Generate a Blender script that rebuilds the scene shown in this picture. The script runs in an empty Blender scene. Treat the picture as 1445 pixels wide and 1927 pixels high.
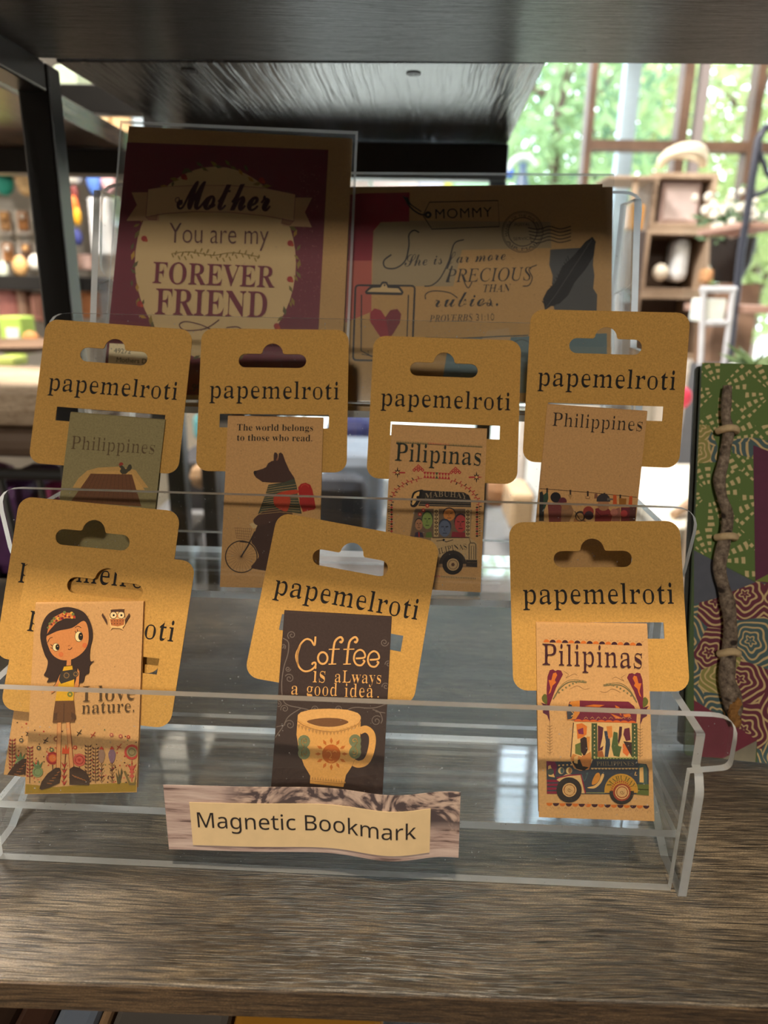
import bpy, bmesh, math, random
from math import sin, cos, tan, pi, radians, sqrt, atan2, hypot
from mathutils import Vector, Matrix
from mathutils.geometry import tessellate_polygon
random.seed(7)
SC = bpy.context.scene
COL = SC.collection
V = Vector

# ------------------------------------------------------------------ camera
F_PX, PW, PH = 1375.0, 1445.0, 1927.0
PITCH, YAW, ROLL = radians(16.9), radians(1.1), 0.02
CAM = V((0, 0, .204))
FH = V((-sin(YAW), cos(YAW), 0))
CR = V((cos(YAW), sin(YAW), 0))
CF = FH * cos(PITCH) - V((0, 0, 1)) * sin(PITCH)
CU = FH * sin(PITCH) + V((0, 0, 1)) * cos(PITCH)
def ray(u, v):
    dx, dy = u - PW / 2, v - PH / 2
    a = dx * cos(ROLL) + dy * sin(ROLL); b = -dx * sin(ROLL) + dy * cos(ROLL)
    return CF * F_PX + CR * a - CU * b
def atz(u, v, z):
    d = ray(u, v); return CAM + d * ((z - CAM.z) / d.z)
def aty(u, v, y):
    d = ray(u, v); return CAM + d * ((y - CAM.y) / d.y)
def onplane(u, v, o, n):
    d = ray(u, v); return CAM + d * ((o - CAM).dot(n) / d.dot(n))
cam = bpy.data.cameras.new('camera'); camo = bpy.data.objects.new('camera', cam); COL.objects.link(camo)
xr = CR * cos(ROLL) + CU * sin(ROLL); yu = CU * cos(ROLL) - CR * sin(ROLL)
camo.matrix_world = Matrix(((xr.x, yu.x, -CF.x, CAM.x), (xr.y, yu.y, -CF.y, CAM.y), (xr.z, yu.z, -CF.z, CAM.z), (0, 0, 0, 1)))
cam.sensor_fit = 'VERTICAL'; cam.sensor_height = 36; cam.lens = F_PX / PH * 36
cam.clip_start = .01; cam.clip_end = 200
cam.dof.use_dof = True; cam.dof.focus_distance = .275; cam.dof.aperture_fstop = 10.0
SC.camera = camo
# ------------------------------------------------------------------ light and exposure
SC.view_settings.view_transform = 'Standard'; SC.view_settings.look = 'None'
SC.view_settings.gamma = 1; SC.view_settings.use_curve_mapping = False
SC.view_settings.exposure = 0.15
cy = SC.cycles
cy.max_bounces = 7; cy.diffuse_bounces = 3; cy.glossy_bounces = 3; cy.transmission_bounces = 4
cy.transparent_max_bounces = 28; cy.caustics_reflective = False; cy.caustics_refractive = False
cy.sample_clamp_indirect = 4.0; cy.use_denoising = True
wd = bpy.data.worlds.new('sky'); SC.world = wd; wd.use_nodes = True
bgn = wd.node_tree.nodes['Background']; bgn.inputs[0].default_value = (.76, .88, 1, 1); bgn.inputs[1].default_value = 6.5
def lamp(name, kind, loc, target, power, color, **kw):
    l = bpy.data.lights.new(name, kind); l.energy = power; l.color = color
    for k, v in kw.items(): setattr(l, k, v)
    o = bpy.data.objects.new(name, l); COL.objects.link(o); o.location = loc
    o.rotation_euler = (V(target) - V(loc)).to_track_quat('-Z', 'Y').to_euler()
    return o
lamp('sun', 'SUN', (3, 6, 9), (0.6, 7.6, 0), 4.0, (1, .96, .86), angle=.01)
lamp('shop_spotlight', 'AREA', (.0, -.46, 1.85), (0, .2, .0), 34.0, (1, .84, .62), size=.07)
lamp('shop_front_lamp', 'AREA', (-.25, -2.3, 1.5), (0, .4, .2), 30.0, (1, .92, .80), size=.22)
lamp('background_fill_lamp', 'AREA', (-.8, .95, 1.85), (-.95, 2.0, .2), 115.0, (1, .92, .82), size=.5)  # added fill, aimed to brighten the wall display
lamp('background_fill_lamp', 'AREA', (1.0, 1.6, 1.9), (1.0, 2.2, 0), 34.0, (1, .94, .86), size=.5)  # added fill, brightens the crates and cabinet fronts

# ------------------------------------------------------------------ helpers
def lin(c): return c / 12.92 if c <= .04045 else ((c + .055) / 1.055) ** 2.4
def rgb(r, g, b): return (lin(r / 255), lin(g / 255), lin(b / 255), 1.0)
def tag(o, label=None, cat=None, group=None, kind=None):
    if label: o['label'] = label
    if cat: o['category'] = cat
    if group: o['group'] = group
    if kind: o['kind'] = kind
    return o
def thing(name, loc, label, cat, group=None):
    o = bpy.data.objects.new(name, None); COL.objects.link(o); o.location = loc; o.empty_display_size = .01
    return tag(o, label, cat, group)
class MB:
    """collects shapes in world space and links them as one mesh object"""
    def __init__(s): s.v = []; s.f = []; s.m = []; s.c = []; s.sm = False
    def add(s, vs, fs, mat=0, col=None):
        n = len(s.v); s.v += [V(p) for p in vs]
        for f in fs: s.f.append([n + i for i in f]); s.m.append(mat); s.c.append(col)
    def box(s, lo, hi, mat=0, M=None):
        x0, y0, z0 = lo; x1, y1, z1 = hi
        vs = [V(p) for p in ((x0, y0, z0), (x1, y0, z0), (x1, y1, z0), (x0, y1, z0), (x0, y0, z1), (x1, y0, z1), (x1, y1, z1), (x0, y1, z1))]
        if M is not None: vs = [M @ p for p in vs]
        s.add(vs, [(0, 3, 2, 1), (4, 5, 6, 7), (0, 1, 5, 4), (1, 2, 6, 5), (2, 3, 7, 6), (3, 0, 4, 7)], mat)
    def tube(s, pts, r, n=10, mat=0, cap=True):
        pts = [V(p) for p in pts]; rr = r if isinstance(r, (list, tuple)) else [r] * len(pts)
        rings = []; up = None
        for i, p in enumerate(pts):
            t = (pts[min(i + 1, len(pts) - 1)] - pts[max(i - 1, 0)]).normalized()
            if up is None: up = t.orthogonal().normalized()
            up = (up - t * up.dot(t)).normalized(); w = t.cross(up)
            rings.append([p + (up * cos(2 * pi * k / n) + w * sin(2 * pi * k / n)) * rr[i] for k in range(n)])
        vs = [q for a in rings for q in a]; fs = []
        for i in range(len(pts) - 1):
            for k in range(n): fs.append((i * n + k, i * n + (k + 1) % n, (i + 1) * n + (k + 1) % n, (i + 1) * n + k))
        if cap: fs += [tuple(range(n))[::-1], tuple((len(pts) - 1) * n + k for k in range(n))]
        s.add(vs, fs, mat)
    def lathe(s, prof, c, n=20, mat=0, sx=1, sy=1):
        c = V(c); vs = []; fs = []
        for r, z in prof:
            for k in range(n): vs.append(c + V((r * sx * cos(2 * pi * k / n), r * sy * sin(2 * pi * k / n), z)))
        for i in range(len(prof) - 1):
            for k in range(n): fs.append((i * n + k, i * n + (k + 1) % n, (i + 1) * n + (k + 1) % n, (i + 1) * n + k))
        fs += [tuple(range(n))[::-1], tuple((len(prof) - 1) * n + k for k in range(n))]
        s.add(vs, fs, mat)
    def blob(s, c, r, n=12, mat=0, jit=0.0, rnd=random):
        c = V(c); r = r if isinstance(r, (tuple, list)) else (r, r, r); m = n // 2 + 1; vs = []; fs = []
        for i in range(m):
            th = pi * i / (m - 1)
            for k in range(n):
                j = 1 + rnd.uniform(-jit, jit)
                vs.append(c + V((r[0] * sin(th) * cos(2 * pi * k / n) * j, r[1] * sin(th) * sin(2 * pi * k / n) * j, r[2] * cos(th) * j)))
        for i in range(m - 1):
            for k in range(n): fs.append((i * n + k, (i + 1) * n + k, (i + 1) * n + (k + 1) % n, i * n + (k + 1) % n))
        s.add(vs, fs, mat)
    def build(s, name, mats, parent=None, bevel=0, smooth=False):
        me = bpy.data.meshes.new(name)
        off = parent_loc(parent)
        me.from_pydata([p - off for p in s.v], [], s.f)
        for m in (mats if isinstance(mats, (list, tuple)) else [mats]): me.materials.append(m)
        me.polygons.foreach_set('material_index', s.m)
        if any(c is not None for c in s.c):
            at = me.color_attributes.new('ink', 'FLOAT_COLOR', 'CORNER'); i = 0; data = []
            for f, c in zip(s.f, s.c): data += list(c or (1, 1, 1, 1)) * len(f)
            at.data.foreach_set('color', data)
        if smooth:
            me.shade_smooth()
            me.set_sharp_from_angle(angle=radians(40))
        me.update()
        o = bpy.data.objects.new(name, me); COL.objects.link(o)
        if parent: o.parent = parent
        if bevel:
            b = o.modifiers.new('edge', 'BEVEL'); b.width = bevel; b.segments = 2; b.limit_method = 'ANGLE'
        return o
def parent_loc(p):
    q = V((0, 0, 0))
    while p is not None: q = q + p.location; p = p.parent
    return q
def struct(name, mb, m, **k): return tag(mb.build(name, m, **k), kind='structure')
def single(name, mb, m, label, cat, group=None, **k): return tag(mb.build(name, m, **k), label, cat, group)
def centre_base(mb):
    xs = [p.x for p in mb.v]; ys = [p.y for p in mb.v]; zs = [p.z for p in mb.v]
    return V(((min(xs) + max(xs)) / 2, (min(ys) + max(ys)) / 2, min(zs)))

# frame: origin, in-plane right u, in-plane up v, normal n towards the viewer
def frame(o, lean=0, yaw=0, roll=0):
    u = V((cos(yaw), sin(yaw), 0)); n0 = V((-sin(yaw), cos(yaw), 0))
    v = n0 * sin(lean) + V((0, 0, 1)) * cos(lean); n = u.cross(v)
    uu = u * cos(roll) + v * sin(roll); vv = -u * sin(roll) + v * cos(roll)
    return (V(o), uu, vv, n)
def fpt(fr, x, y, z=0): return fr[0] + fr[1] * x + fr[2] * y + fr[3] * z
def shift(fr, x=0, y=0, z=0): return (fpt(fr, x, y, z), fr[1], fr[2], fr[3])
def rrect(x0, y0, x1, y1, r=0, n=6, corners=(1, 1, 1, 1)):
    pts = []
    for (cx, cyy, a, on) in ((x1 - r, y1 - r, 0, corners[0]), (x0 + r, y1 - r, 90, corners[1]), (x0 + r, y0 + r, 180, corners[2]), (x1 - r, y0 + r, 270, corners[3])):
        if r and on:
            for k in range(n + 1):
                t = radians(a + 90 * k / n); pts.append((cx + r * cos(t), cyy + r * sin(t)))
        else: pts.append((cx + (r if a in (0, 270) else -r), cyy + (r if a in (0, 90) else -r)))
    return pts
def fillet(pts, rad, n=5):
    """round chosen corners of a polygon: pts list of (x, y) ; rad {index: r}"""
    out = []; N = len(pts)
    for i, p in enumerate(pts):
        r = rad.get(i, 0) if isinstance(rad, dict) else rad
        if not r: out.append(p); continue
        a = V(pts[i - 1]) - V(p); b = V(pts[(i + 1) % N]) - V(p); p = V(p)
        r = min(r, a.length * .49, b.length * .49); A = p + a.normalized() * r; B = p + b.normalized() * r
        for k in range(n + 1):
            t = k / n; q = A * (1 - t) ** 2 + p * 2 * t * (1 - t) + B * t * t; out.append((q.x, q.y))
    return out
def sheet(mb, fr, outline, holes=(), th=.0004, mat=0, emat=None):
    """flat sheet with holes; its front face lies on the frame plane + th/2"""
    cu = bpy.data.curves.new('tmp', 'CURVE'); cu.dimensions = '2D'; cu.fill_mode = 'BOTH'; cu.extrude = 500 * th
    for loop in [outline, *holes]:
        sp = cu.splines.new('POLY'); sp.points.add(len(loop) - 1)
        for q, p in zip(sp.points, loop): q.co = (p[0] * 1000, p[1] * 1000, 0, 1)
        sp.use_cyclic_u = True
    ob = bpy.data.objects.new('tmp', cu); COL.objects.link(ob)
    me = bpy.data.meshes.new_from_object(ob.evaluated_get(bpy.context.evaluated_depsgraph_get()))
    vs = [fpt(fr, p.co.x / 1000, p.co.y / 1000, p.co.z / 1000) for p in me.vertices]
    for p in me.polygons:
        side = abs(p.normal.z) < .5
        n = len(mb.v)
    base = len(mb.v); mb.v += vs
    for p in me.polygons:
        mb.f.append([base + i for i in p.vertices]); mb.m.append((emat if emat is not None else mat) if abs(p.normal.z) < .5 else mat); mb.c.append(None)
    bpy.data.objects.remove(ob); bpy.data.curves.remove(cu); bpy.data.meshes.remove(me)

# ------------------------------------------------------------------ lettering
def uni(s, base):
    return ''.join(chr(base + ord(c) - 65) if 'A' <= c <= 'Z' else chr(base + 26 + ord(c) - 97) if 'a' <= c <= 'z' else c for c in s)
STY = {'sans': None, 'noto': 0x1D5A0, 'serif': 0x1D400, 'ital': 0x1D434, 'bital': 0x1D468, 'script': 0x1D4D0, 'slab': 0x1D670}
_tc = {}
def glyphs(s, style, dx=0, dy=0, gap=1.0):
    key = (s, style, dx, dy, gap)
    if key in _tc: return _tc[key]
    cu = bpy.data.curves.new('tmp', 'FONT'); b = STY[style]
    cu.body = uni(s, b).replace(chr(0x1D434 + 26 + 7), '\u210e') if b else s
    cu.size = 1; cu.space_character = gap; cu.resolution_u = 5
    ob = bpy.data.objects.new('tmp', cu); COL.objects.link(ob)
    me = bpy.data.meshes.new_from_object(ob.evaluated_get(bpy.context.evaluated_depsgraph_get()))
    bm = bmesh.new(); bm.from_mesh(me); bmesh.ops.remove_doubles(bm, verts=bm.verts, dist=1e-5)
    for f in bm.faces:
        if f.normal.z < 0: f.normal_flip()
    nr = {}
    for e in bm.edges:
        if len(e.link_loops) == 1:
            l = e.link_loops[0]; a = l.vert.co; c = l.link_loop_next.vert.co; d = c - a
            o = V((d.y, -d.x)).normalized() if d.length > 0 else V((0, 0))
            for v_ in e.verts: nr[v_.index] = nr.get(v_.index, V((0, 0))) + o
    bm.verts.index_update()
    vs = []
    for v_ in bm.verts:
        o = nr.get(v_.index, V((0, 0))); o = o.normalized() if o.length > 1e-6 else o
        vs.append((v_.co.x - dx * o.x, v_.co.y - dy * o.y))
    fs = [[v_.index for v_ in f.verts] for f in bm.faces]
    bm.free(); bpy.data.objects.remove(ob); bpy.data.curves.remove(cu); bpy.data.meshes.remove(me)
    x0 = min(p[0] for p in vs); x1 = max(p[0] for p in vs)
    _tc[key] = ([(p[0] - x0, p[1]) for p in vs], fs, x1 - x0)
    return _tc[key]
def catmull(pts, closed=False, k=6):
    P = [V(p) for p in pts]; n = len(P); out = []
    for i in range(n if closed else n - 1):
        p0 = P[(i - 1) % n] if closed or i > 0 else P[0]; p1 = P[i]; p2 = P[(i + 1) % n]
        p3 = P[(i + 2) % n] if closed or i + 2 < n else P[-1]
        for j in range(k):
            t = j / k
            out.append(.5 * ((2 * p1) + (p2 - p0) * t + (2 * p0 - 5 * p1 + 4 * p2 - p3) * t * t + (3 * p1 - p0 - 3 * p2 + p3) * t ** 3))
    if not closed: out.append(P[-1])
    return [tuple(p) for p in out]
class Art:
    """printing on a flat frame; points are photo pixels (px=True, traced through tr=(ox, oy, scale)) or metres in the frame"""
    STEP = 1.0e-6
    def __init__(s, fr, px=True, warp=None): s.fr = fr; s.px = px; s.mb = MB(); s.lay = 1; s.tr = (0, 0, 1); s.warp = warp; s.n = 0; s.clip = None
    def L(s, p):
        if not s.px: return V((p[0], p[1]))
        q = onplane(p[0] / s.tr[2] + s.tr[0], p[1] / s.tr[2] + s.tr[1], s.fr[0], s.fr[3]) - s.fr[0]
        return V((q.dot(s.fr[1]), q.dot(s.fr[2])))
    def put(s, pts, faces, col):
        z = s.STEP * s.lay; s.n += 1
        if s.n % 2 == 0: s.lay += 1
        vs = []
        for p in pts:
            if s.clip: p = (max(s.clip[0], min(s.clip[2], p[0])), max(s.clip[1], min(s.clip[3], p[1])))
            w = s.warp(p[0], p[1]) if s.warp else 0
            vs.append(fpt(s.fr, p[0], p[1], z + w))
        s.mb.add(vs, faces, 0, col)
    def up(s): s.lay += 1
    def poly(s, pts, col, sm=False):
        if sm: pts = catmull(pts, True, 5)
        q = [s.L(p) for p in pts]
        tris = tessellate_polygon([[V((p.x, p.y, 0)) for p in q]])
        s.lay += 1; s.put(q, [tuple(t) for t in tris], col)
    def grid(s, x0, y0, x1, y1, col, nx=40, ny=4):
        vs = [V((x0 + (x1 - x0) * i / nx, y0 + (y1 - y0) * j / ny)) for j in range(ny + 1) for i in range(nx + 1)]
        fs = [(j * (nx + 1) + i, j * (nx + 1) + i + 1, (j + 1) * (nx + 1) + i + 1, (j + 1) * (nx + 1) + i) for j in range(ny) for i in range(nx)]
        s.lay += 1; s.put(vs, fs, col)
    def disc(s, c, r, col, n=18, ry=None, rot=0, a0=0, a1=360):
        ry = ry or r; full = a1 - a0 >= 360
        s.poly([(c[0] + r * cos(radians(t)) * cos(rot) - ry * sin(radians(t)) * sin(rot), c[1] + r * cos(radians(t)) * sin(rot) + ry * sin(radians(t)) * cos(rot))
                for t in [a0 + (a1 - a0) * k / n for k in range(n if full else n + 1)]], col)
    def line(s, pts, w, col, sm=False, closed=False, taper=False):
        """stroke of width w in the units of pts"""
        if sm: pts = catmull(pts, closed, 6)
        q = [s.L(p) for p in pts]
        a = s.L(pts[0]); b = s.L((pts[0][0] + 1, pts[0][1])); hw = w * (b - a).length / 2
        n = len(q); vs = []
        for i, p in enumerate(q):
            p0 = q[i - 1] if i > 0 or closed else p; p1 = q[(i + 1) % n] if i < n - 1 or closed else p
            t = p1 - p0
            t = t.normalized() if t.length > 0 else V((1, 0))
            k = hw * (max(.15, sin(pi * (i + .0) / max(1, n - 1))) if taper else 1)
            nn = V((-t.y, t.x)) * k; vs += [p + nn, p - nn]
        fs = [(2 * i, 2 * i + 1, 2 * ((i + 1) % n) + 1, 2 * ((i + 1) % n)) for i in range(n if closed else n - 1)]
        s.put(vs, fs, col)
    def ring(s, c, r, w, col, n=28, ry=None, a0=0, a1=360):
        ry = ry or r; full = a1 - a0 >= 360
        s.line([(c[0] + r * cos(radians(t)), c[1] + ry * sin(radians(t))) for t in [a0 + (a1 - a0) * k / n for k in range(n if full else n + 1)]], w, col, closed=full)
    def curl(s, c, r, turns, a0, w, col, d=1):
        n = int(14 * turns); s.line([(c[0] + r * (1 - .85 * k / n) * cos(a0 + d * 2 * pi * turns * k / n), c[1] + r * (1 - .85 * k / n) * sin(a0 + d * 2 * pi * turns * k / n)) for k in range(n + 1)], w, col)
    def text(s, t, style, p0, p1, col, hs=1.0, dx=0, dy=0, gap=1.0, bend=0, slant=0):
        vs, fs, w = glyphs(t, style, dx, dy, gap)
        A = s.L(p0); B = s.L(p1); d = B - A; L = d.length; ux = d / L; uy = V((-ux.y, ux.x)); k = L / w
        q = []
        for x, y in vs:
            yy = y * k * hs; tt = x / w
            q.append(A + ux * (x * k + slant * yy) + uy * (yy + bend * L * 4 * tt * (1 - tt)))
        s.lay += 1; s.put(q, fs, col)
    def arctext(s, t, style, c, r, a0, a1, col, hgt, dx=0, flip=False, gap=1.0):
        """lettering along a circle, angles in degrees (y down in pixels)"""
        vs, fs, w = glyphs(t, style, dx, 0, gap); q = []
        for x, y in vs:
            a = radians(a0 + (a1 - a0) * x / w); rr = r + (-y if flip else y) * hgt
            q.append(s.L((c[0] + rr * cos(a), c[1] + rr * sin(a))))
        s.lay += 1; s.put(q, fs, col)
    def build(s, name, mat, parent, over=None):
        if over is not None:
            d = s.fr[3] * (over.lay + 4) * s.STEP; s.mb.v = [p + d for p in s.mb.v]
        return s.mb.build(name, mat, parent)
# ------------------------------------------------------------------ materials
def mat(name):
    m = bpy.data.materials.new(name); m.use_nodes = True; nt = m.node_tree; nt.nodes.clear()
    out = nt.nodes.new('ShaderNodeOutputMaterial'); return m, nt, out
class NT:
    def __init__(s, nt): s.nt = nt
    def n(s, t, ins=None, **kw):
        x = s.nt.nodes.new('ShaderNode' + t)
        for k, v in kw.items(): setattr(x, k, v)
        for k, v in (ins or {}).items():
            if isinstance(v, bpy.types.NodeSocket): s.nt.links.new(v, x.inputs[k])
            else: x.inputs[k].default_value = v
        return x
    def math(s, op, a, b=0, c=0):
        return s.n('Math', {0: a, 1: b, 2: c}, operation=op).outputs[0]
    def ramp(s, fac, stops, interp='LINEAR'):
        r = s.n('ValToRGB', {0: fac}); cr = r.color_ramp; cr.interpolation = interp
        while len(cr.elements) < len(stops): cr.elements.new(.5)
        for e, (p, c) in zip(cr.elements, stops): e.position = p; e.color = c
        return r.outputs[0]
    def mix(s, f, a, b, bt='MIX'):
        x = s.n('Mix', data_type='RGBA', blend_type=bt)
        for k, v in ((0, f), (6, a), (7, b)):
            if isinstance(v, bpy.types.NodeSocket): s.nt.links.new(v, x.inputs[k])
            else: x.inputs[k].default_value = v
        return x.outputs[2]
def simple(name, col, rough=.6, metal=0, spec=.5, noise=0, scale=60, bump=0):
    m, nt, out = mat(name); N = NT(nt)
    b = N.n('BsdfPrincipled', {'Roughness': rough, 'Metallic': metal, 'Specular IOR Level': spec})
    tc = N.n('TexCoord').outputs['Object']
    no = N.n('TexNoise', {'Vector': tc, 'Scale': scale, 'Detail': 4.0}).outputs['Fac']
    d = tuple(x * (1 - noise) for x in col[:3]) + (1,); l = tuple(min(1, x * (1 + noise)) for x in col[:3]) + (1,)
    nt.links.new(N.ramp(no, [(.3, d), (.7, l)]), b.inputs['Base Color'])
    if bump:
        bp = N.n('Bump', {'Height': no, 'Strength': bump, 'Distance': .001}); nt.links.new(bp.outputs[0], b.inputs['Normal'])
    nt.links.new(b.outputs[0], out.inputs[0]); return m
def wood(name, dark, mid, light, rough, bump, axis='X', spec=.5, fine=1.0, dist=.0006, pores=.75):
    """printed wood-grain board, grain along the given axis"""
    m, nt, out = mat(name); N = NT(nt)
    tc = N.n('TexCoord').outputs['Object']
    sc = tuple(x * fine for x in ((32, 760, 760) if axis == 'X' else (210, 2.4, 210)))
    warp = N.n('TexNoise', {'Vector': N.n('Mapping', {0: tc, 'Scale': (5, 5, 5)}).outputs[0], 'Scale': 1.0, 'Detail': 2.0})
    wv = N.n('VectorMath', {0: warp.outputs['Color'], 1: (.5, .5, .5)}, operation='SUBTRACT').outputs[0]
    wv = N.n('VectorMath', {0: wv, 1: (.02, .02, 0)}, operation='MULTIPLY').outputs[0]
    p = N.n('VectorMath', {0: tc, 1: wv}, operation='ADD').outputs[0]
    a = N.n('TexNoise', {'Vector': N.n('Mapping', {0: p, 'Scale': sc}).outputs[0], 'Scale': 1.0, 'Detail': 5.0, 'Roughness': .6}).outputs['Fac']
    s2 = tuple(x * 3.2 for x in sc)
    pass
    f = N.n('TexNoise', {'Vector': N.n('Mapping', {0: p, 'Scale': s2}).outputs[0], 'Scale': 1.0, 'Detail': 4.0, 'Roughness': .7}).outputs['Fac']
    big = N.n('TexNoise', {'Vector': N.n('Mapping', {0: tc, 'Scale': (7, 24, 7) if axis == 'X' else (24, 7, 7)}).outputs[0], 'Scale': 1.0, 'Detail': 2.0}).outputs['Fac']
    s3 = (sc[0] * 1.5, sc[1] * 2.8, sc[2] * 2.8) if axis == 'X' else tuple(x * 7.5 for x in sc)
    pr = N.n('TexNoise', {'Vector': N.n('Mapping', {0: p, 'Scale': s3, 'Location': (3, 7, 1)}).outputs[0], 'Scale': 1.0, 'Detail': 2.0, 'Roughness': .5}).outputs['Fac']
    pore = N.n('MapRange', {0: pr, 1: .54, 2: .62}).outputs[0]
    h = N.math('ADD', N.math('MULTIPLY', a, .34), N.math('MULTIPLY', f, .66))
    h2 = N.math('ADD', N.math('MULTIPLY', h, .66), N.math('MULTIPLY', big, .34))
    c = N.ramp(h2, [(.40, dark), (.50, mid), (.60, light)])
    c = N.mix(N.math('MULTIPLY', pore, pores), c, dark)
    spk = N.n('TexNoise', {'Vector': N.n('Mapping', {0: tc, 'Scale': (1, 2, 2) if axis == 'X' else (2, 1, 2)}).outputs[0], 'Scale': 1500.0, 'Detail': 3.0, 'Roughness': .7}).outputs['Fac']
    c = N.mix(1.0, c, N.ramp(spk, [(.36, (.55, .55, .55, 1)), (.52, (.95, .95, .95, 1)), (.66, (1.5, 1.5, 1.5, 1))]), 'MULTIPLY')
    h = N.math('SUBTRACT', h, N.math('MULTIPLY', pore, .5))
    b = N.n('BsdfPrincipled', {'Base Color': c, 'Roughness': rough, 'Specular IOR Level': spec})
    nt.links.new(N.n('Bump', {'Height': h, 'Strength': bump, 'Distance': dist}).outputs[0], b.inputs['Normal'])
    nt.links.new(b.outputs[0], out.inputs[0]); return m
def kraft(name, col, k=.085, scale=1400):
    m, nt, out = mat(name); N = NT(nt)
    tc = N.n('TexCoord').outputs['Object']
    a = N.n('TexNoise', {'Vector': tc, 'Scale': scale, 'Detail': 3.0, 'Roughness': .75}).outputs['Fac']
    sp = N.n('TexNoise', {'Vector': N.n('Mapping', {0: tc, 'Scale': (1, 1, .35)}).outputs[0], 'Scale': 1900.0, 'Detail': 1.0}).outputs['Fac']
    lo = tuple(x * (1 - 2.2 * k) for x in col[:3]) + (1,); hi = tuple(min(1, x * (1 + 2.0 * k)) for x in col[:3]) + (1,)
    c = N.ramp(a, [(.30, lo), (.5, col), (.70, hi)])
    c = N.mix(N.ramp(sp, [(.70, (0, 0, 0, 1)), (.78, (.6, .6, .6, 1))]), c, tuple(x * .45 for x in col[:3]) + (1,))
    b = N.n('BsdfPrincipled', {'Base Color': c, 'Roughness': .8, 'Specular IOR Level': .25})
    nt.links.new(N.n('Bump', {'Height': a, 'Strength': .25, 'Distance': .0001}).outputs[0], b.inputs['Normal'])
    nt.links.new(b.outputs[0], out.inputs[0]); return m
def ink_mat(name, rough=.75, grain=.12, scale=1500):
    m, nt, out = mat(name); N = NT(nt)
    at = N.n('Attribute', attribute_name='ink').outputs['Color']
    a = N.n('TexNoise', {'Vector': N.n('TexCoord').outputs['Object'], 'Scale': scale, 'Detail': 2.0}).outputs['Fac']
    g = N.ramp(a, [(.3, (1 - grain,) * 3 + (1,)), (.7, (1,) * 4)])
    b = N.n('BsdfPrincipled', {'Base Color': N.mix(1.0, at, g, 'MULTIPLY'), 'Roughness': rough, 'Specular IOR Level': .25})
    nt.links.new(b.outputs[0], out.inputs[0]); return m
def acrylic(name, tint=(.975, .985, .985, 1), refl=1.0, rough=.015, scratch=.0, haze=.0):
    """thin clear sheet: lets light straight through, mirrors more at grazing angles"""
    m, nt, out = mat(name); N = NT(nt)
    fc = N.n('LayerWeight', {'Blend': .5}).outputs['Facing']
    fr = N.math('MULTIPLY_ADD', N.math('POWER', fc, 4.0), .9 * refl, .035 * refl)
    tc = N.n('TexCoord').outputs['Object']
    no = N.n('TexNoise', {'Vector': tc, 'Scale': 14.0, 'Detail': 2.0}).outputs['Fac']
    bp = N.n('Bump', {'Height': no, 'Strength': .04, 'Distance': .002}).outputs[0]
    g = N.n('BsdfGlossy', {'Color': (1, 1, 1, 1), 'Roughness': rough, 'Normal': bp})
    t = N.n('BsdfTransparent', {'Color': tint})
    cur = N.n('MixShader', {0: fr, 1: t.outputs[0], 2: g.outputs[0]}).outputs[0]
    if scratch:
        sn = N.n('TexNoise', {'Vector': N.n('Mapping', {0: tc, 'Rotation': (.3, .5, .8), 'Scale': (900, 900, 160)}).outputs[0], 'Scale': 1.0, 'Detail': 3.0}).outputs['Fac']
        du = N.n('TexNoise', {'Vector': tc, 'Scale': 900.0, 'Detail': 1.0}).outputs['Fac']
        mk = N.math('MULTIPLY', N.math('MAXIMUM', N.n('MapRange', {0: sn, 1: .74, 2: .80}).outputs[0], N.n('MapRange', {0: du, 1: .74, 2: .80}).outputs[0]), scratch)
        df = N.n('BsdfDiffuse', {'Color': (.9, .93, .95, 1)}); tl = N.n('BsdfTranslucent', {'Color': (.9, .93, .95, 1)})
        dd = N.n('MixShader', {0: .5, 1: df.outputs[0], 2: tl.outputs[0]}).outputs[0]
        cur = N.n('MixShader', {0: N.math('ADD', mk, haze), 1: cur, 2: dd}).outputs[0]
    nt.links.new(cur, out.inputs[0]); return m
def acrylic_cut(name):
    """sawn edge of the sheet: white colour and tilted normal stand in for piped window light"""
    m, nt, out = mat(name); N = NT(nt)
    no = N.n('TexNoise', {'Vector': N.n('Mapping', {0: N.n('TexCoord').outputs['Object'], 'Scale': (1, 1, 1)}).outputs[0], 'Scale': 120.0, 'Detail': 3.0}).outputs['Fac']
    df = N.n('BsdfDiffuse', {'Color': (.96, .97, .97, 1)}); nv = N.n('VectorMath', {0: N.n('VectorMath', {0: N.n('NewGeometry').outputs['Normal'], 1: (0, 0, -1.0)}, operation='ADD').outputs[0]}, operation='NORMALIZE').outputs[0]
    tl = N.n('BsdfTranslucent', {'Color': (.97, .99, 1, 1), 'Normal': nv})  # normal tipped to make the edge glow like light-guiding acrylic
    gl = N.n('BsdfGlossy', {'Color': (1, 1, 1, 1), 'Roughness': .4}); tp = N.n('BsdfTransparent', {'Color': (.93, .96, .96, 1)})
    a = N.n('MixShader', {0: .82, 1: df.outputs[0], 2: tl.outputs[0]}).outputs[0]
    b = N.n('MixShader', {0: .2, 1: a, 2: gl.outputs[0]}).outputs[0]
    c = N.n('MixShader', {0: N.n('MapRange', {0: no, 1: .3, 2: .7, 3: .9, 4: 1.0}).outputs[0], 1: tp.outputs[0], 2: b}).outputs[0]
    nt.links.new(c, out.inputs[0]); return m
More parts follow.
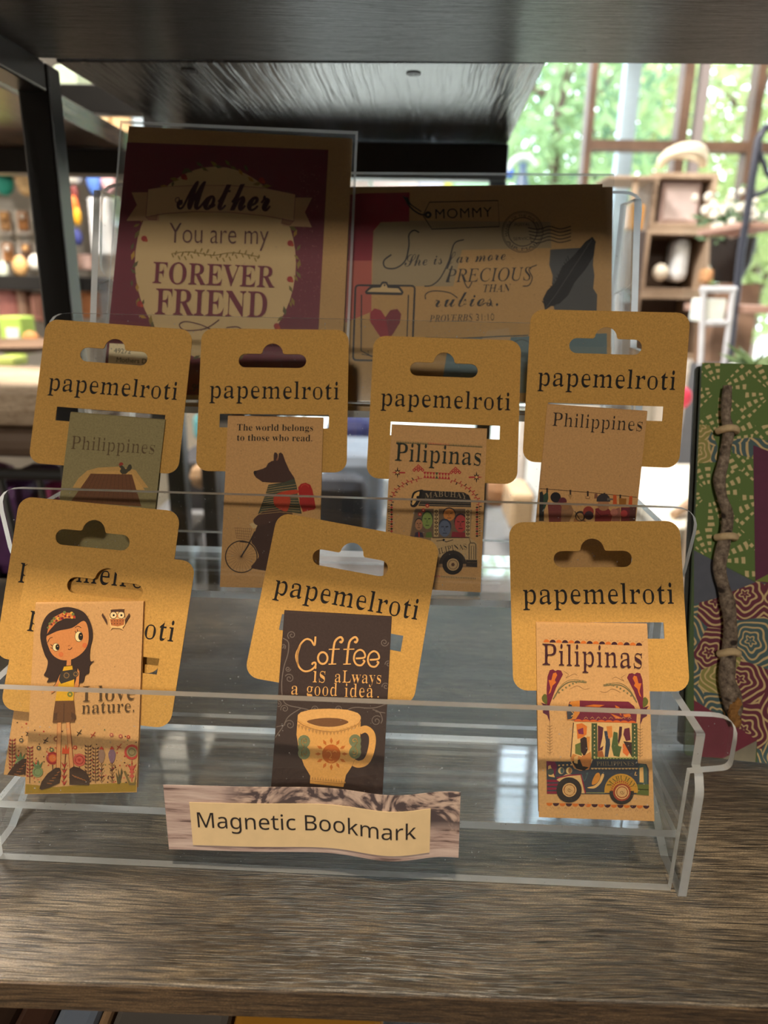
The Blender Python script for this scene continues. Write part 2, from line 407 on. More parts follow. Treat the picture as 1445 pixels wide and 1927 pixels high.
def leafy(name, col, tr=.5):
    m, nt, out = mat(name); N = NT(nt)
    oi = N.n('TexNoise', {'Vector': N.n('TexCoord').outputs['Object'], 'Scale': 3.0}).outputs['Fac']
    c = N.ramp(oi, [(.3, tuple(x * .6 for x in col[:3]) + (1,)), (.7, col)])
    d = N.n('BsdfDiffuse', {'Color': c}); t = N.n('BsdfTranslucent', {'Color': c})
    nt.links.new(N.n('MixShader', {0: tr, 1: d.outputs[0], 2: t.outputs[0]}).outputs[0], out.inputs[0]); return m

M = {}
M['shelf'] = wood('shelf_wood', rgb(27, 24, 21), rgb(76, 67, 57), rgb(138, 123, 102), .30, .42, 'X', spec=.62, pores=.9)
M['shelf_edge'] = wood('shelf_edge_wood', rgb(40, 31, 24), rgb(80, 63, 46), rgb(112, 90, 66), .45, .4, 'X')
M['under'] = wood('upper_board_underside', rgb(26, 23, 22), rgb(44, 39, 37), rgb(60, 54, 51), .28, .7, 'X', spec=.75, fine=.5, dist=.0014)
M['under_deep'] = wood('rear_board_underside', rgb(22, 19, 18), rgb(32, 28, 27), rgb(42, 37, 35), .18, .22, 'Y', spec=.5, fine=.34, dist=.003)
M['blackmetal'] = simple('black_metal', rgb(20, 19, 19), .30, .0, .8, .1)
M['kraft'] = kraft('kraft_card', rgb(194, 146, 74))
M['kraft_panel'] = kraft('kraft_panel', rgb(198, 150, 96), .06)
M['kraft_dark'] = kraft('dark_printed_panel', rgb(62, 48, 44), .06)
M['kraft_olive'] = kraft('olive_printed_panel', rgb(142, 128, 88), .07)
M['kraft_pale'] = kraft('pale_kraft_card', rgb(206, 162, 104), .05)
M['ink'] = ink_mat('printed_ink')
M['ink_gloss'] = ink_mat('printed_ink_gloss', .5, .06)
M['acrylic'] = acrylic('clear_acrylic', scratch=.4, haze=.001)
M['acrylic_floor'] = acrylic('scuffed_sheen_acrylic', refl=2.0, rough=.05, scratch=.35, haze=.025)  # real scratches; extra mirror and white haze stand in for window reflection
M['acrylic_edge'] = acrylic_cut('acrylic_cut_edge')
M['film'] = acrylic('clear_film', (.97, .97, .965, 1), 1.2, .08, haze=.035, scratch=.12)
M['film_edge'] = acrylic('film_glare_edge', (.8, .82, .82, 1), 3.0, .2, haze=.40, scratch=.3)  # sleeve rim, its white haze stands in for glare on the film
M['glass'] = acrylic('window_glass', (.96, .97, .97, 1), 1.0, .0)
# ------------------------------------------------------------------ the room
M['floor'] = simple('shop_floor', rgb(92, 82, 74), .5, noise=.15, scale=6)
M['white'] = simple('white_wall', rgb(232, 226, 216), .7, noise=.03, scale=8)
M['ceil'] = simple('ceiling_paint', rgb(104, 99, 93), .8, noise=.03, scale=8)
M['dark'] = simple('dark_wall', rgb(58, 52, 48), .8, noise=.1, scale=8)
YB = 3.0
mb = MB(); mb.box((-2.3, -3.0, -.96), (3.4, 3.1, -.90)); struct('floor', mb, M['floor'])
mb = MB(); mb.box((-2.3, -3.0, 2.7), (3.4, 3.1, 2.76)); struct('ceiling', mb, M['ceil'])
mb = MB(); mb.box((-2.36, -3.0, -.9), (-2.3, 3.1, 2.7)); struct('wall_left', mb, M['white'])
mb = MB(); mb.box((3.4, -3.0, -.9), (3.46, 3.1, 2.7)); struct('wall_right', mb, M['white'])
mb = MB(); mb.box((-2.3, -3.06, -.9), (3.4, -3.0, 2.7)); struct('wall_rear', mb, M['dark'])
mb = MB(); mb.box((-2.3, YB, -.9), (-.55, YB + .1, 2.7)); mb.box((-.55, YB, 2.62), (3.4, YB + .1, 2.7)); struct('wall_back', mb, M['white'])
mb = MB(); mb.box((-.55, YB - .02, .80), (.36, YB - .002, 2.62)); mb.box((.3605, YB - .02, 1.15), (.52, YB - .002, 2.62)); struct('reflection_blocker_1', mb, simple('dark_blocking_panel', rgb(70, 54, 46), .6, noise=.15))  # unseen dark panels added to keep the bright window out of shelf reflections
# window: brown frames, glass panes
M['brownframe'] = wood('brown_window_frame', rgb(80, 58, 44), rgb(112, 84, 66), rgb(140, 110, 88), .5, .3, 'X')
M['palepost'] = simple('pale_blue_post', rgb(196, 214, 226), .5, noise=.05)
def wpx(u, v, y=YB + .02): return aty(u, v, y)
wn = bpy.data.objects.new('window_1', None); COL.objects.link(wn); wn.location = (1.4, YB + .05, -.9); tag(wn, kind='structure')
mb = MB(); mb.box((-.55, YB + .045, -.9), (3.4, YB + .05, 2.62)); mb.build('window_glass', M['glass'], wn)
mb = MB()
for x, w in ((-.52, .05), (.672, .026), (1.012, .036), (1.272, .03), (1.9, .04), (2.6, .04), (3.35, .05)):
    mb.box((x - w / 2, YB + .0, -.9), (x + w / 2, YB + .07, 2.62))
for z, h in ((-.88, .04), (.735, .035), (1.3, .035), (1.88, .035), (2.6, .04)):
    mb.box((.66 if z == .735 else -.55, YB + .005, z - h / 2), (3.4, YB + .065, z + h / 2))
mb.build('window_frame', M['brownframe'], wn)
mb = MB(); mb.box((1.05, YB - .01, -.9), (1.083, YB + .03, 2.62)); mb.build('window_mullion', simple('grey_mullion', rgb(150, 140, 140), .5), wn)
mb = MB(); mb.box((.90, 3.45, -.95), (.965, 3.5, 3.2)); mb.lathe([(.05, -.95), (.05, -.9)], (.93, 3.475, 0), 12)
single('porch_post', mb, M['palepost'], 'pale blue post standing outside the shop window', 'post')

# ground and trees outside
M['grass'] = simple('ground_outside', rgb(186, 182, 172), .9, noise=.12, scale=4)
mb = MB(); mb.box((-14, 3.2, -1.2), (18, 30, -1.0)); struct('ground', mb, M['grass'])
M['bark'] = simple('tree_bark', rgb(112, 92, 80), .9, noise=.3, scale=30)
M['leafa'] = leafy('leaf_green', rgb(176, 202, 150)); M['leafb'] = leafy('leaf_yellow_green', rgb(196, 210, 148)); M['leafc'] = leafy('leaf_deep_green', rgb(134, 166, 130))
def tree(x, y, h, lean, crown, lm, n, label, rnd, trunk=.07, low=.6, leaf=1.0):
    t = thing('tree', (x, y, -1.0), label, 'tree', 'trees outside the window')
    mb = MB(); top = V((x + lean, y, -1 + h)); base = V((x, y, -1.0))
    pts = [base.lerp(top, k / 7) + V((rnd.uniform(-.06, .06), rnd.uniform(-.06, .06), 0)) * (k > 0) for k in range(8)]
    mb.tube(pts, [trunk * (1 - .09 * k) for k in range(8)], 9); mb.build('trunk', M['bark'], t, smooth=True)
    tips = []
    for k in range(7):
        p = pts[2 + k % 5]; a = rnd.uniform(0, 2 * pi); l = rnd.uniform(.5, .95) * crown
        q = p + V((cos(a) * l * .7, sin(a) * l * .5, rnd.uniform(.3, .9) * l)); mid = p.lerp(q, .5) + V((0, 0, -.06))
        mb = MB(); mb.tube([p, mid, q], [trunk * .42, trunk * .28, trunk * .1], 6); mb.build('branch', M['bark'], t, smooth=True); tips += [mid, q]
    mb = MB(); lim = crown * .8
    for k in range(int(n * .9)):
        if rnd.random() < .55:
            c = rnd.choice(tips) + V((rnd.gauss(0, .28), rnd.gauss(0, .28), rnd.gauss(0, .28)))
        else:
            c = V((x + lean * .7 + rnd.gauss(0, crown * .5), y + rnd.gauss(0, crown * .4), -1 + h * low + rnd.uniform(-.2, .55) * h))
        c.x = x + lean * .6 + max(-lim, min(lim, c.x - x - lean * .6)); c.y = y + max(-lim, min(lim, c.y - y))
        a = V((rnd.gauss(0, 1), rnd.gauss(0, 1), rnd.gauss(0, 1))).normalized(); b = a.orthogonal().normalized(); s = rnd.uniform(.035, .075) * leaf
        b = (b * cos(k) + a.cross(b) * sin(k))
        mb.add([c - b * s, c + a.cross(b) * s * .42, c + b * s * 1.1, c - a.cross(b) * s * .42], [(0, 1, 2, 3)])
    mb.build('foliage', lm, t)
rt = random.Random(11)
tree(.93, 5.2, 2.75, .1, .66, M['leafa'], 2600, 'small tree with loose fresh green leaves just outside the window beside the pale post', rt)
tree(2.38, 5.3, 2.8, -.1, .74, M['leafb'], 2800, 'yellow green tree with a slanting branch seen through the window behind the black metal rack', rt, .08)
tree(-.1, 7.3, 3.4, .1, .85, M['leafc'], 2600, 'deep green tree seen through the window next to the rear board of the shelf', rt)
tree(3.4, 7.5, 3.4, .1, 1.05, M['leafa'], 2600, 'green tree far outside at the edge of the view past the window frame', rt, .09)
tree(1.68, 7.1, 3.3, -.1, .95, M['leafc'], 3200, 'broad deep green tree standing behind the nearer trees outside', rt, .1)
tree(2.4, 9.4, 3.9, .1, 1.3, M['leafb'], 2200, 'yellow green tree farthest outside, showing between the nearer crowns', rt, .09)

for x, y, h, lm, nm in ((1.2, 13.0, 4.7, 'leafa', 'light green'), (3.95, 13.2, 4.9, 'leafb', 'yellowish'), (6.75, 13.4, 4.7, 'leafa', 'fresh green')):
    tree(x, y, h, .1, 1.38, M[lm], 1900, nm + ' broad tree far back across the yard, closing the gaps between nearer trees', rt, .12, .5, 2.3)
# ------------------------------------------------------------------ shelf units
def rot_box(mb, a, b, w0, w1, z0, z1, m=0):
    """a box whose long side runs from a to b (xy), from w0 to w1 across"""
    a = V((a[0], a[1])); b = V((b[0], b[1])); d = (b - a).normalized(); n = V((-d.y, d.x)); vs = []
    for z in (z0, z1):
        for p, w in ((a, w0), (b, w0), (b, w1), (a, w1)): q = p + n * w; vs.append((q.x, q.y, z))
    mb.add(vs, [(0, 3, 2, 1), (4, 5, 6, 7), (0, 1, 5, 4), (1, 2, 6, 5), (2, 3, 7, 6), (3, 0, 4, 7)], m)
un = thing('shelf_unit', (0, .32, -.9), 'dark wood and black metal shelf unit carrying the clear acrylic display stand', 'shelf')
S0 = (-.34, .1690); S1 = (.80, .1708)
mb = MB(); rot_box(mb, S0, S1, 0, .314, -.0108, 0); mb.build('lower_board', M['shelf'], un, bevel=.0008)
mb = MB(); rot_box(mb, (-.34, .1683), (.80, .1701), 0, .0008, -.0104, -.0006); tag(mb.build('front_edge_band', M['shelf_edge'], un), 'brown front edge band')
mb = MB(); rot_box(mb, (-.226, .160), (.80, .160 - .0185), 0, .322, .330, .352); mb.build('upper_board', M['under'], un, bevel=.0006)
def post(name, x0, x1, y0, y1, z0, z1, parent): 
    mb = MB(); mb.box((x0, y0, z0), (x1, y1, z1)); return mb.build(name, M['blackmetal'], parent, bevel=.0015)
post('post', -.2335, -.2140, .485, .503, -.9, .329, un)
post('post', .77, .79, .470, .488, -.9, .329, un)
post('side_rail', -.2325, -.2150, .172, .485, .313, .3295, un)
mb = MB(); mb.lathe([(.0055, 0), (.0055, .003), (.003, .005)], (-.2235, .40, .3078), 14); mb.build('bolt', M['blackmetal'], un)
# the unit behind it
u2 = thing('rear_shelf_unit', (-.06, .6, -.9), 'dark board on a black metal frame directly behind the upper board', 'shelf')
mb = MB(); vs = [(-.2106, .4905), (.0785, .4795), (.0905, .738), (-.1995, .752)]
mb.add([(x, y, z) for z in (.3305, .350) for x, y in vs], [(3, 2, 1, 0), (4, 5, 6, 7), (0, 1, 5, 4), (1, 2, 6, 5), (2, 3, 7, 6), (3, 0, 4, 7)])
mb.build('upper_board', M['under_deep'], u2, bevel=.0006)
post('back_rail', -.2, .0905, .715, .735, .300, .330, u2)
post('post', .0755, .0905, .715, .735, -.9, .2995, u2)
post('post', -.2, -.185, .715, .735, -.9, .2995, u2)
M['steel'] = simple('screw_steel', rgb(60, 57, 55), .4, .7, .5)
for u, v in ((355, 132), (778, 138)):
    p = atz(u, v, .3305); mb = MB(); mb.lathe([(.0046, -.0006), (.0046, 0), (.0036, .0004)], p, 18); s = mb.build('screw', M['steel'], u2)
    mb = MB(); mb.box((p.x - .0026, p.y - .0004, p.z - .0008), (p.x + .0026, p.y + .0004, p.z - .00062)); mb.box((p.x - .0004, p.y - .0026, p.z - .0008), (p.x + .0004, p.y + .0026, p.z - .00062)); mb.build('slot', M['blackmetal'], s)
# the unit to the side
u3 = thing('side_shelf_unit', (-.6, .6, -.9), 'neighbouring shelf board with a light catching edge on a black frame', 'shelf')
mb = MB(); mb.box((-.95, .36, .322), (-.257, .745, .338)); mb.build('upper_board', wood('side_board', rgb(60, 50, 44), rgb(104, 88, 76), rgb(130, 112, 98), .16, .08, 'Y', spec=1.0), u3, bevel=.0006)
post('back_rail', -.95, -.226, .722, .745, .300, .3215, u3)
post('post', -.95, -.93, .722, .745, -.9, .2995, u3)
post('post', -.245, -.2262, .746, .765, -.9, .45, u3)
br = thing('black_rack', (-.45, 1.0, -.9), 'black metal rack with a crossbar and cartons on its board, behind the neighbouring shelf board', 'rack')
post('crossbar', -.75, -.13, .962, .984, .399, .430, br); post('upright', -.75, -.728, .962, .984, -.9, .3985, br); post('upright', -.225, -.205, .962, .984, -.9, .3985, br)
mb = MB(); mb.box((-.75, 1.33, .4305), (-.13, 1.52, .446)); mb.build('rack_board', M['dark'], br)
for x in (-.74, -.215): post('arm', x - .008, x + .008, .9845, 1.52, .415, .430, br)
# ------------------------------------------------------------------ clear acrylic stand
ST_YAW = -.016
def S(x, y, z): return V((x * cos(ST_YAW) - (y - .216) * sin(ST_YAW), .216 + x * sin(ST_YAW) + (y - .216) * cos(ST_YAW), z))
def S(x, y, z, S0_=S): return S0_(x, y, z + .0004)
st = thing('acrylic_display_stand', S(-.02, .29, 0), 'clear acrylic three tier display stand on the wooden shelf', 'stand')
AC = [M['acrylic'], M['acrylic_edge']]
def panel(name, y, outline, mats=AC, lean=0, z=0, th=.003):
    mb = MB(); sheet(mb, frame(S(0, y, z), lean, ST_YAW), outline, (), th, 0, 1)
    return mb.build(name, mats, st)
XL, XR, SL, SR = -.1590, .1145, -.1465, .1010
panel('lip_panel', .2160, fillet([(SL + .003, .0004), (SR, .0004), (SR, .0495), (XR, .0515), (XR, .0715), (XL, .0715), (XL, .0515), (SL + .003, .0495)], {3: .003, 4: .009, 5: .009, 6: .003}))
panel('lip_panel', .2715, fillet([(SL + .003, .0275), (SR, .0275), (SR, .094), (XR - .003, .096), (XR, .1265), (XL, .1265), (XL + .003, .096), (SL + .003, .094)], {3: .006, 4: .010, 5: .010, 6: .006}))
panel('lip_panel', .3275, fillet([(SL + .003, .0915), (SR, .0915), (SR, .160), (XR - .003, .162), (XR, .1912), (XL, .1912), (XL + .003, .162), (SL + .003, .160)], {3: .006, 4: .010, 5: .010, 6: .006}))
panel('back_panel', .3600, fillet([(SL + .003, 0), (SR, 0), (SR, .055), (XR - .004, .06), (XR, .1065), (XL + .002, .1065), (XL + .004, .06), (SL + .003, .055)], {3: .008, 4: .010, 5: .010, 6: .008}), lean=radians(20), z=.152)
def ledge(y0, y1, z):
    mb = MB(); fr = (S(0, 0, z), V((cos(ST_YAW), sin(ST_YAW), 0)), V((-sin(ST_YAW), cos(ST_YAW), 0)), V((0, 0, 1)))
    sheet(mb, fr, rrect(SL + .003, y0 - .216 + .216, SR, y1), (), .003, 0, 1); return mb.build('ledge', [M['acrylic_floor'], M['acrylic_edge']], st)
ledge(.2177, .2699, .0221); ledge(.2732, .3259, .0832); ledge(.3292, .3570, .1495)
prof = fillet([(.2125, 0), (.2125, .043), (.2155, .0485), (.2188, .050), (.2188, .0622), (.2698, .0622), (.2732, .094), (.2732, .1165), (.3258, .1165), (.3293, .160), (.3293, .1800), (.348, .1805), (.368, .246), (.392, .246), (.392, .14), (.352, 0), (.330, 0), (.300, .018), (.262, .018), (.232, 0)], {1: .002, 4: .001, 14: .03, 17: .012, 18: .012})
for x in (SL - .0014, SR + .0034):
    mb = MB(); a = S(x, 0, 0); sheet(mb, (a, V((-sin(ST_YAW), cos(ST_YAW), 0)), V((0, 0, 1)), V((cos(ST_YAW), sin(ST_YAW), 0))), prof, (), .003, 0, 1)
    mb.build('side_panel', AC, st)

# ------------------------------------------------------------------ hang cards with their magnetic bookmarks
CW, CH, BW_, BH = .06323, .06233, .04022, .0688
FIT = [[-0.12228, 0.30747, 0.15887, 0.38528, 0.0106, -0.05639, 0.00147, -0.04292, -0.06139], [-0.05389, 0.30969, 0.15853, 0.42499, 0.02593, 0.0081, 0.00136, -0.04192, -0.00118], [0.01878, 0.31044, 0.15615, 0.41517, -0.02594, -0.01178, -0.00256, -0.04222, -0.01775], [0.08351, 0.30302, 0.16708, 0.21072, -0.08015, -0.00083, -0.00396, -0.04217, -0.03542], [*aty(167, 1099, .2565), 0.41, 0.0086, -0.07239, -0.0035, -0.0385, -0.080], [-0.10952, 0.24422, 0.07954, 0.4425, 0.03618, -0.10404, -0.00291, -0.02246, 0.02455], [-0.01904, 0.25221, 0.08936, 0.45128, 0.08528, -0.18553, -0.00445, -0.03648, -0.06358], [0.07421, 0.24902, 0.09476, 0.44339, -0.05927, 0.05353, -0.00095, -0.0411, 0.03706]]
K_ = rgb(30, 25, 22)
def hole():
    pts = []; w0, w1 = -.243 * CW, .215 * CW; yt, yb = CH / 2 - .178 * CH, CH / 2 - .276 * CH; r = (yt - yb) / 2; ym = (yt + yb) / 2
    for k in range(9): a = radians(90 + 180 * k / 8); pts.append((w0 + r + r * cos(a), ym + r * sin(a)))
    for k in range(9): a = radians(-90 + 180 * k / 8); pts.append((w1 - r + r * cos(a), ym + r * sin(a)))
    cx, R = -.014 * CW, .070 * CW; cyy = yt + .004 * CW
    pts.append((cx + R + .0006, yt))
    for k in range(11): a = radians(4 + 172 * k / 10); pts.append((cx + R * cos(a), cyy + R * sin(a)))
    pts.append((cx - R - .0006, yt))
    return pts
def hang_product(i, label, pm, art, nb=.0009, card=M['kraft'], threaded=True, ext=0, push=1.0):
    f = list(FIT[i]); f[:3] = CAM + (V(f[:3]) - CAM) * push; fr = frame(f[:3], f[3], f[4], f[5]); f0 = frame(f[:3], f[3], f[4], 0)
    fb = frame(fpt(f0, f[6], f[7]), f[3], f[4], f[8])
    t = thing('magnetic_bookmark', fpt(fb, 0, -BH / 2), label, 'bookmark', 'carded magnetic bookmarks on the acrylic stand')
    mb = MB(); slot = rrect(-.355 * CW, CH / 2 - .698 * CH, .375 * CW, CH / 2 - .603 * CH)
    sheet(mb, fr, rrect(-CW / 2, -CH / 2, CW / 2, CH / 2, .0052), [hole(), slot], .0004)
    cd = mb.build('hang_card', card, t)
    A = Art(shift(fr, z=.00021), px=False)
    A.text('papemelroti', 'serif', (-.43 * CW, CH / 2 - .494 * CH), (.44 * CW, CH / 2 - .494 * CH), K_, hs=1.04, dx=.029, dy=-.007)
    A.build('brand_lettering', M['ink'], cd)
    # folded strip
    mb = MB(); na, nbk = (nb, -nb) if threaded else (nb + .0012, nb * .3 + .0004); rc = (na - nbk) / 2; mid = (na + nbk) / 2
    path = [(na, -BH / 2 - ext), (na, BH / 2 - rc)] + [(mid + rc * cos(radians(a)), BH / 2 - rc + rc * sin(radians(a))) for a in range(20, 180, 20)] + [(nbk, BH / 2 - rc), (nbk, -BH / 2 - ext + .0015)]
    h = .00016; N = len(path); vs = []
    for k, p in enumerate(path):
        a = V(path[max(k - 1, 0)]); b = V(path[min(k + 1, N - 1)]); d = (b - a).normalized(); o = V((d.y, -d.x))
        for sx in (-1, 1):
            for q in (V(p) + o * h, V(p) - o * h): vs.append(fpt(fb, sx * BW_ / 2, q.y, q.x))
    fs = []
    for k in range(N - 1):
        a, b = 4 * k, 4 * k + 4
        fs += [(a, a + 2, b + 2, b), (a + 1, b + 1, b + 3, a + 3), (a, b, b + 1, a + 1), (a + 2, a + 3, b + 3, b + 2)]
    e = 4 * (N - 1); fs += [(0, 1, 3, 2), (e, e + 2, e + 3, e + 1)]
    mb.add(vs, fs); fl = mb.build('bookmark_strip', pm, t)
    A = Art(shift(fb, z=na + h + .00002)); B = Art(shift(fb, z=na + h + .00002))
    A.clip = B.clip = (-BW_ / 2 + .0002, -BH / 2 + .0002, BW_ / 2 - .0002, BH / 2 - .0004)
    art(A, B)
    if A.mb.f: A.build('picture_print', M['ink'], fl)
    if B.mb.f: B.build('lettering', M['ink'], fl, over=A)
    return t
T_CREAM = rgb(222, 172, 104); BRN = rgb(78, 52, 38); BLK = rgb(36, 30, 27); RED = rgb(168, 52, 40); GRN = rgb(96, 104, 52); ORG = rgb(206, 108, 40); MAR = rgb(110, 34, 52); TEAL = rgb(74, 92, 92); NAVY = rgb(52, 58, 72); YEL = rgb(214, 164, 48); SKIN = rgb(206, 132, 74)

def art_hut(A, B):
    A.tr = (60, 590, 4.516)
    A.poly([(345, 1480), (395, 1400), (470, 1335), (560, 1310), (740, 1300), (880, 1330), (930, 1400), (990, 1480)], rgb(196, 152, 88), sm=False)
    A.poly([(400, 1500), (440, 1430), (480, 1390), (560, 1345), (740, 1335), (860, 1360), (900, 1420), (960, 1500)], rgb(208, 160, 92))
    A.poly([(500, 1360), (850, 1368), (930, 1640), (330, 1600)], rgb(112, 72, 46))
    for k in range(12): A.line([(515 + k * 28, 1362), (370 + k * 45, 1610)], 3, rgb(90, 56, 36))
    G = rgb(72, 66, 50)
    A.poly([(742, 1300), (760, 1288), (778, 1300), (800, 1322), (820, 1290), (838, 1282), (850, 1310), (835, 1335), (818, 1345), (800, 1362), (765, 1362), (748, 1340), (756, 1318)], G, sm=True)
    A.poly([(738, 1285), (748, 1268), (768, 1266), (778, 1282), (765, 1290), (750, 1296)], rgb(150, 60, 44), sm=True)
    A.line([(772, 1360), (768, 1372)], 3, G); A.line([(785, 1360), (784, 1372)], 3, G)
    A.tr = (60, 590, 4.516)
    B.tr = (60, 590, 4.516); B.text('Philippines', 'serif', (330, 1150), (1040, 1195), rgb(98, 78, 52), hs=1.12, dx=.036, dy=.004)

def art_dog(A, B):
    A.tr = B.tr = (390, 770, 5.78); D = rgb(74, 50, 42)
    B.text('The world belongs', 'serif', (322, 232), (1150, 238), K_, hs=1.0, dx=.012)
    B.text('to those who read.', 'serif', (322, 343), (1140, 350), K_, hs=1.0, dx=.012)
    # bicycle
    A.ring((370, 1605), 172, 12, rgb(60, 44, 38), 40)
    for k in range(26): A.line([(370, 1605), (370 + 166 * cos(k * pi / 13), 1605 + 166 * sin(k * pi / 13))], 2.2, rgb(120, 82, 54))
    for k in range(9): A.line([(300 + k * 23, 1288 + k * 1.5), (322 + k * 17, 1408 + k * 3)], 3, rgb(120, 82, 54))
    for k in range(5): A.line([(300 + k * 6, 1290 + k * 29), (485 - k * 8, 1302 + k * 29)], 3, rgb(120, 82, 54))
    A.line([(365, 1610), (440, 1490), (520, 1330)], 16, rgb(56, 42, 38)); A.line([(355, 1440), (470, 1450)], 14, rgb(60, 44, 38))
    A.poly([(455, 1250), (490, 1235), (545, 1255), (535, 1290), (500, 1300)], rgb(214, 180, 130))
    # body
    A.poly([(520, 1330), (560, 1250), (700, 1160), (860, 1090), (930, 1150), (910, 1400), (880, 1740), (500, 1735), (520, 1660), (560, 1600), (520, 1500), (480, 1440)], D, sm=True)
    A.poly([(500, 1215), (530, 1170), (600, 1120), (700, 1060), (820, 1080), (840, 1130), (760, 1200), (640, 1250), (540, 1262)], rgb(84, 56, 46), sm=True)
    # sweater
    SW = rgb(70, 72, 56)
    A.poly([(665, 822), (800, 800), (948, 752), (975, 850), (985, 950), (1005, 1040), (1028, 1138), (860, 1115), (700, 1075), (550, 1142), (590, 1040), (635, 920)], SW)
    for k in range(13):
        t = k / 13; y = 830 + k * 25; xl = 660 - t * 100; xr = 958 + t * 60
        A.line([(xl, y + 12), ((xl + xr) / 2, y - 12), (xr, y - 40 + k * 4)], 5, rgb(182, 144, 88))
    # head
    A.poly([(505, 690), (520, 672), (600, 650), (640, 630), (660, 590), (700, 565), (722, 560), (722, 500), (730, 472), (748, 470), (766, 490), (772, 545), (778, 480), (800, 470), (822, 490), (850, 570), (890, 660), (950, 752), (830, 798), (700, 800), (600, 792), (530, 745), (508, 712)], D)
    A.poly([(748, 555), (768, 505), (772, 548), (758, 562)], rgb(140, 90, 66))
    A.disc((520, 690), 17, rgb(44, 32, 30), ry=20)
    # bag
    A.poly([(988, 850), (1020, 812), (1070, 800), (1120, 822), (1145, 880), (1180, 1070), (1165, 1090), (1040, 1118), (1005, 1030)], rgb(168, 40, 34), sm=False)
    A.ring((1062, 850), 40, 7, rgb(196, 70, 54), 16, ry=30, a0=180, a1=360)
    A.poly([(735, 935), (860, 888), (980, 880), (985, 915), (900, 935), (905, 1000), (880, 1090), (850, 1112), (780, 1085), (725, 1030)], rgb(186, 66, 40), sm=True)

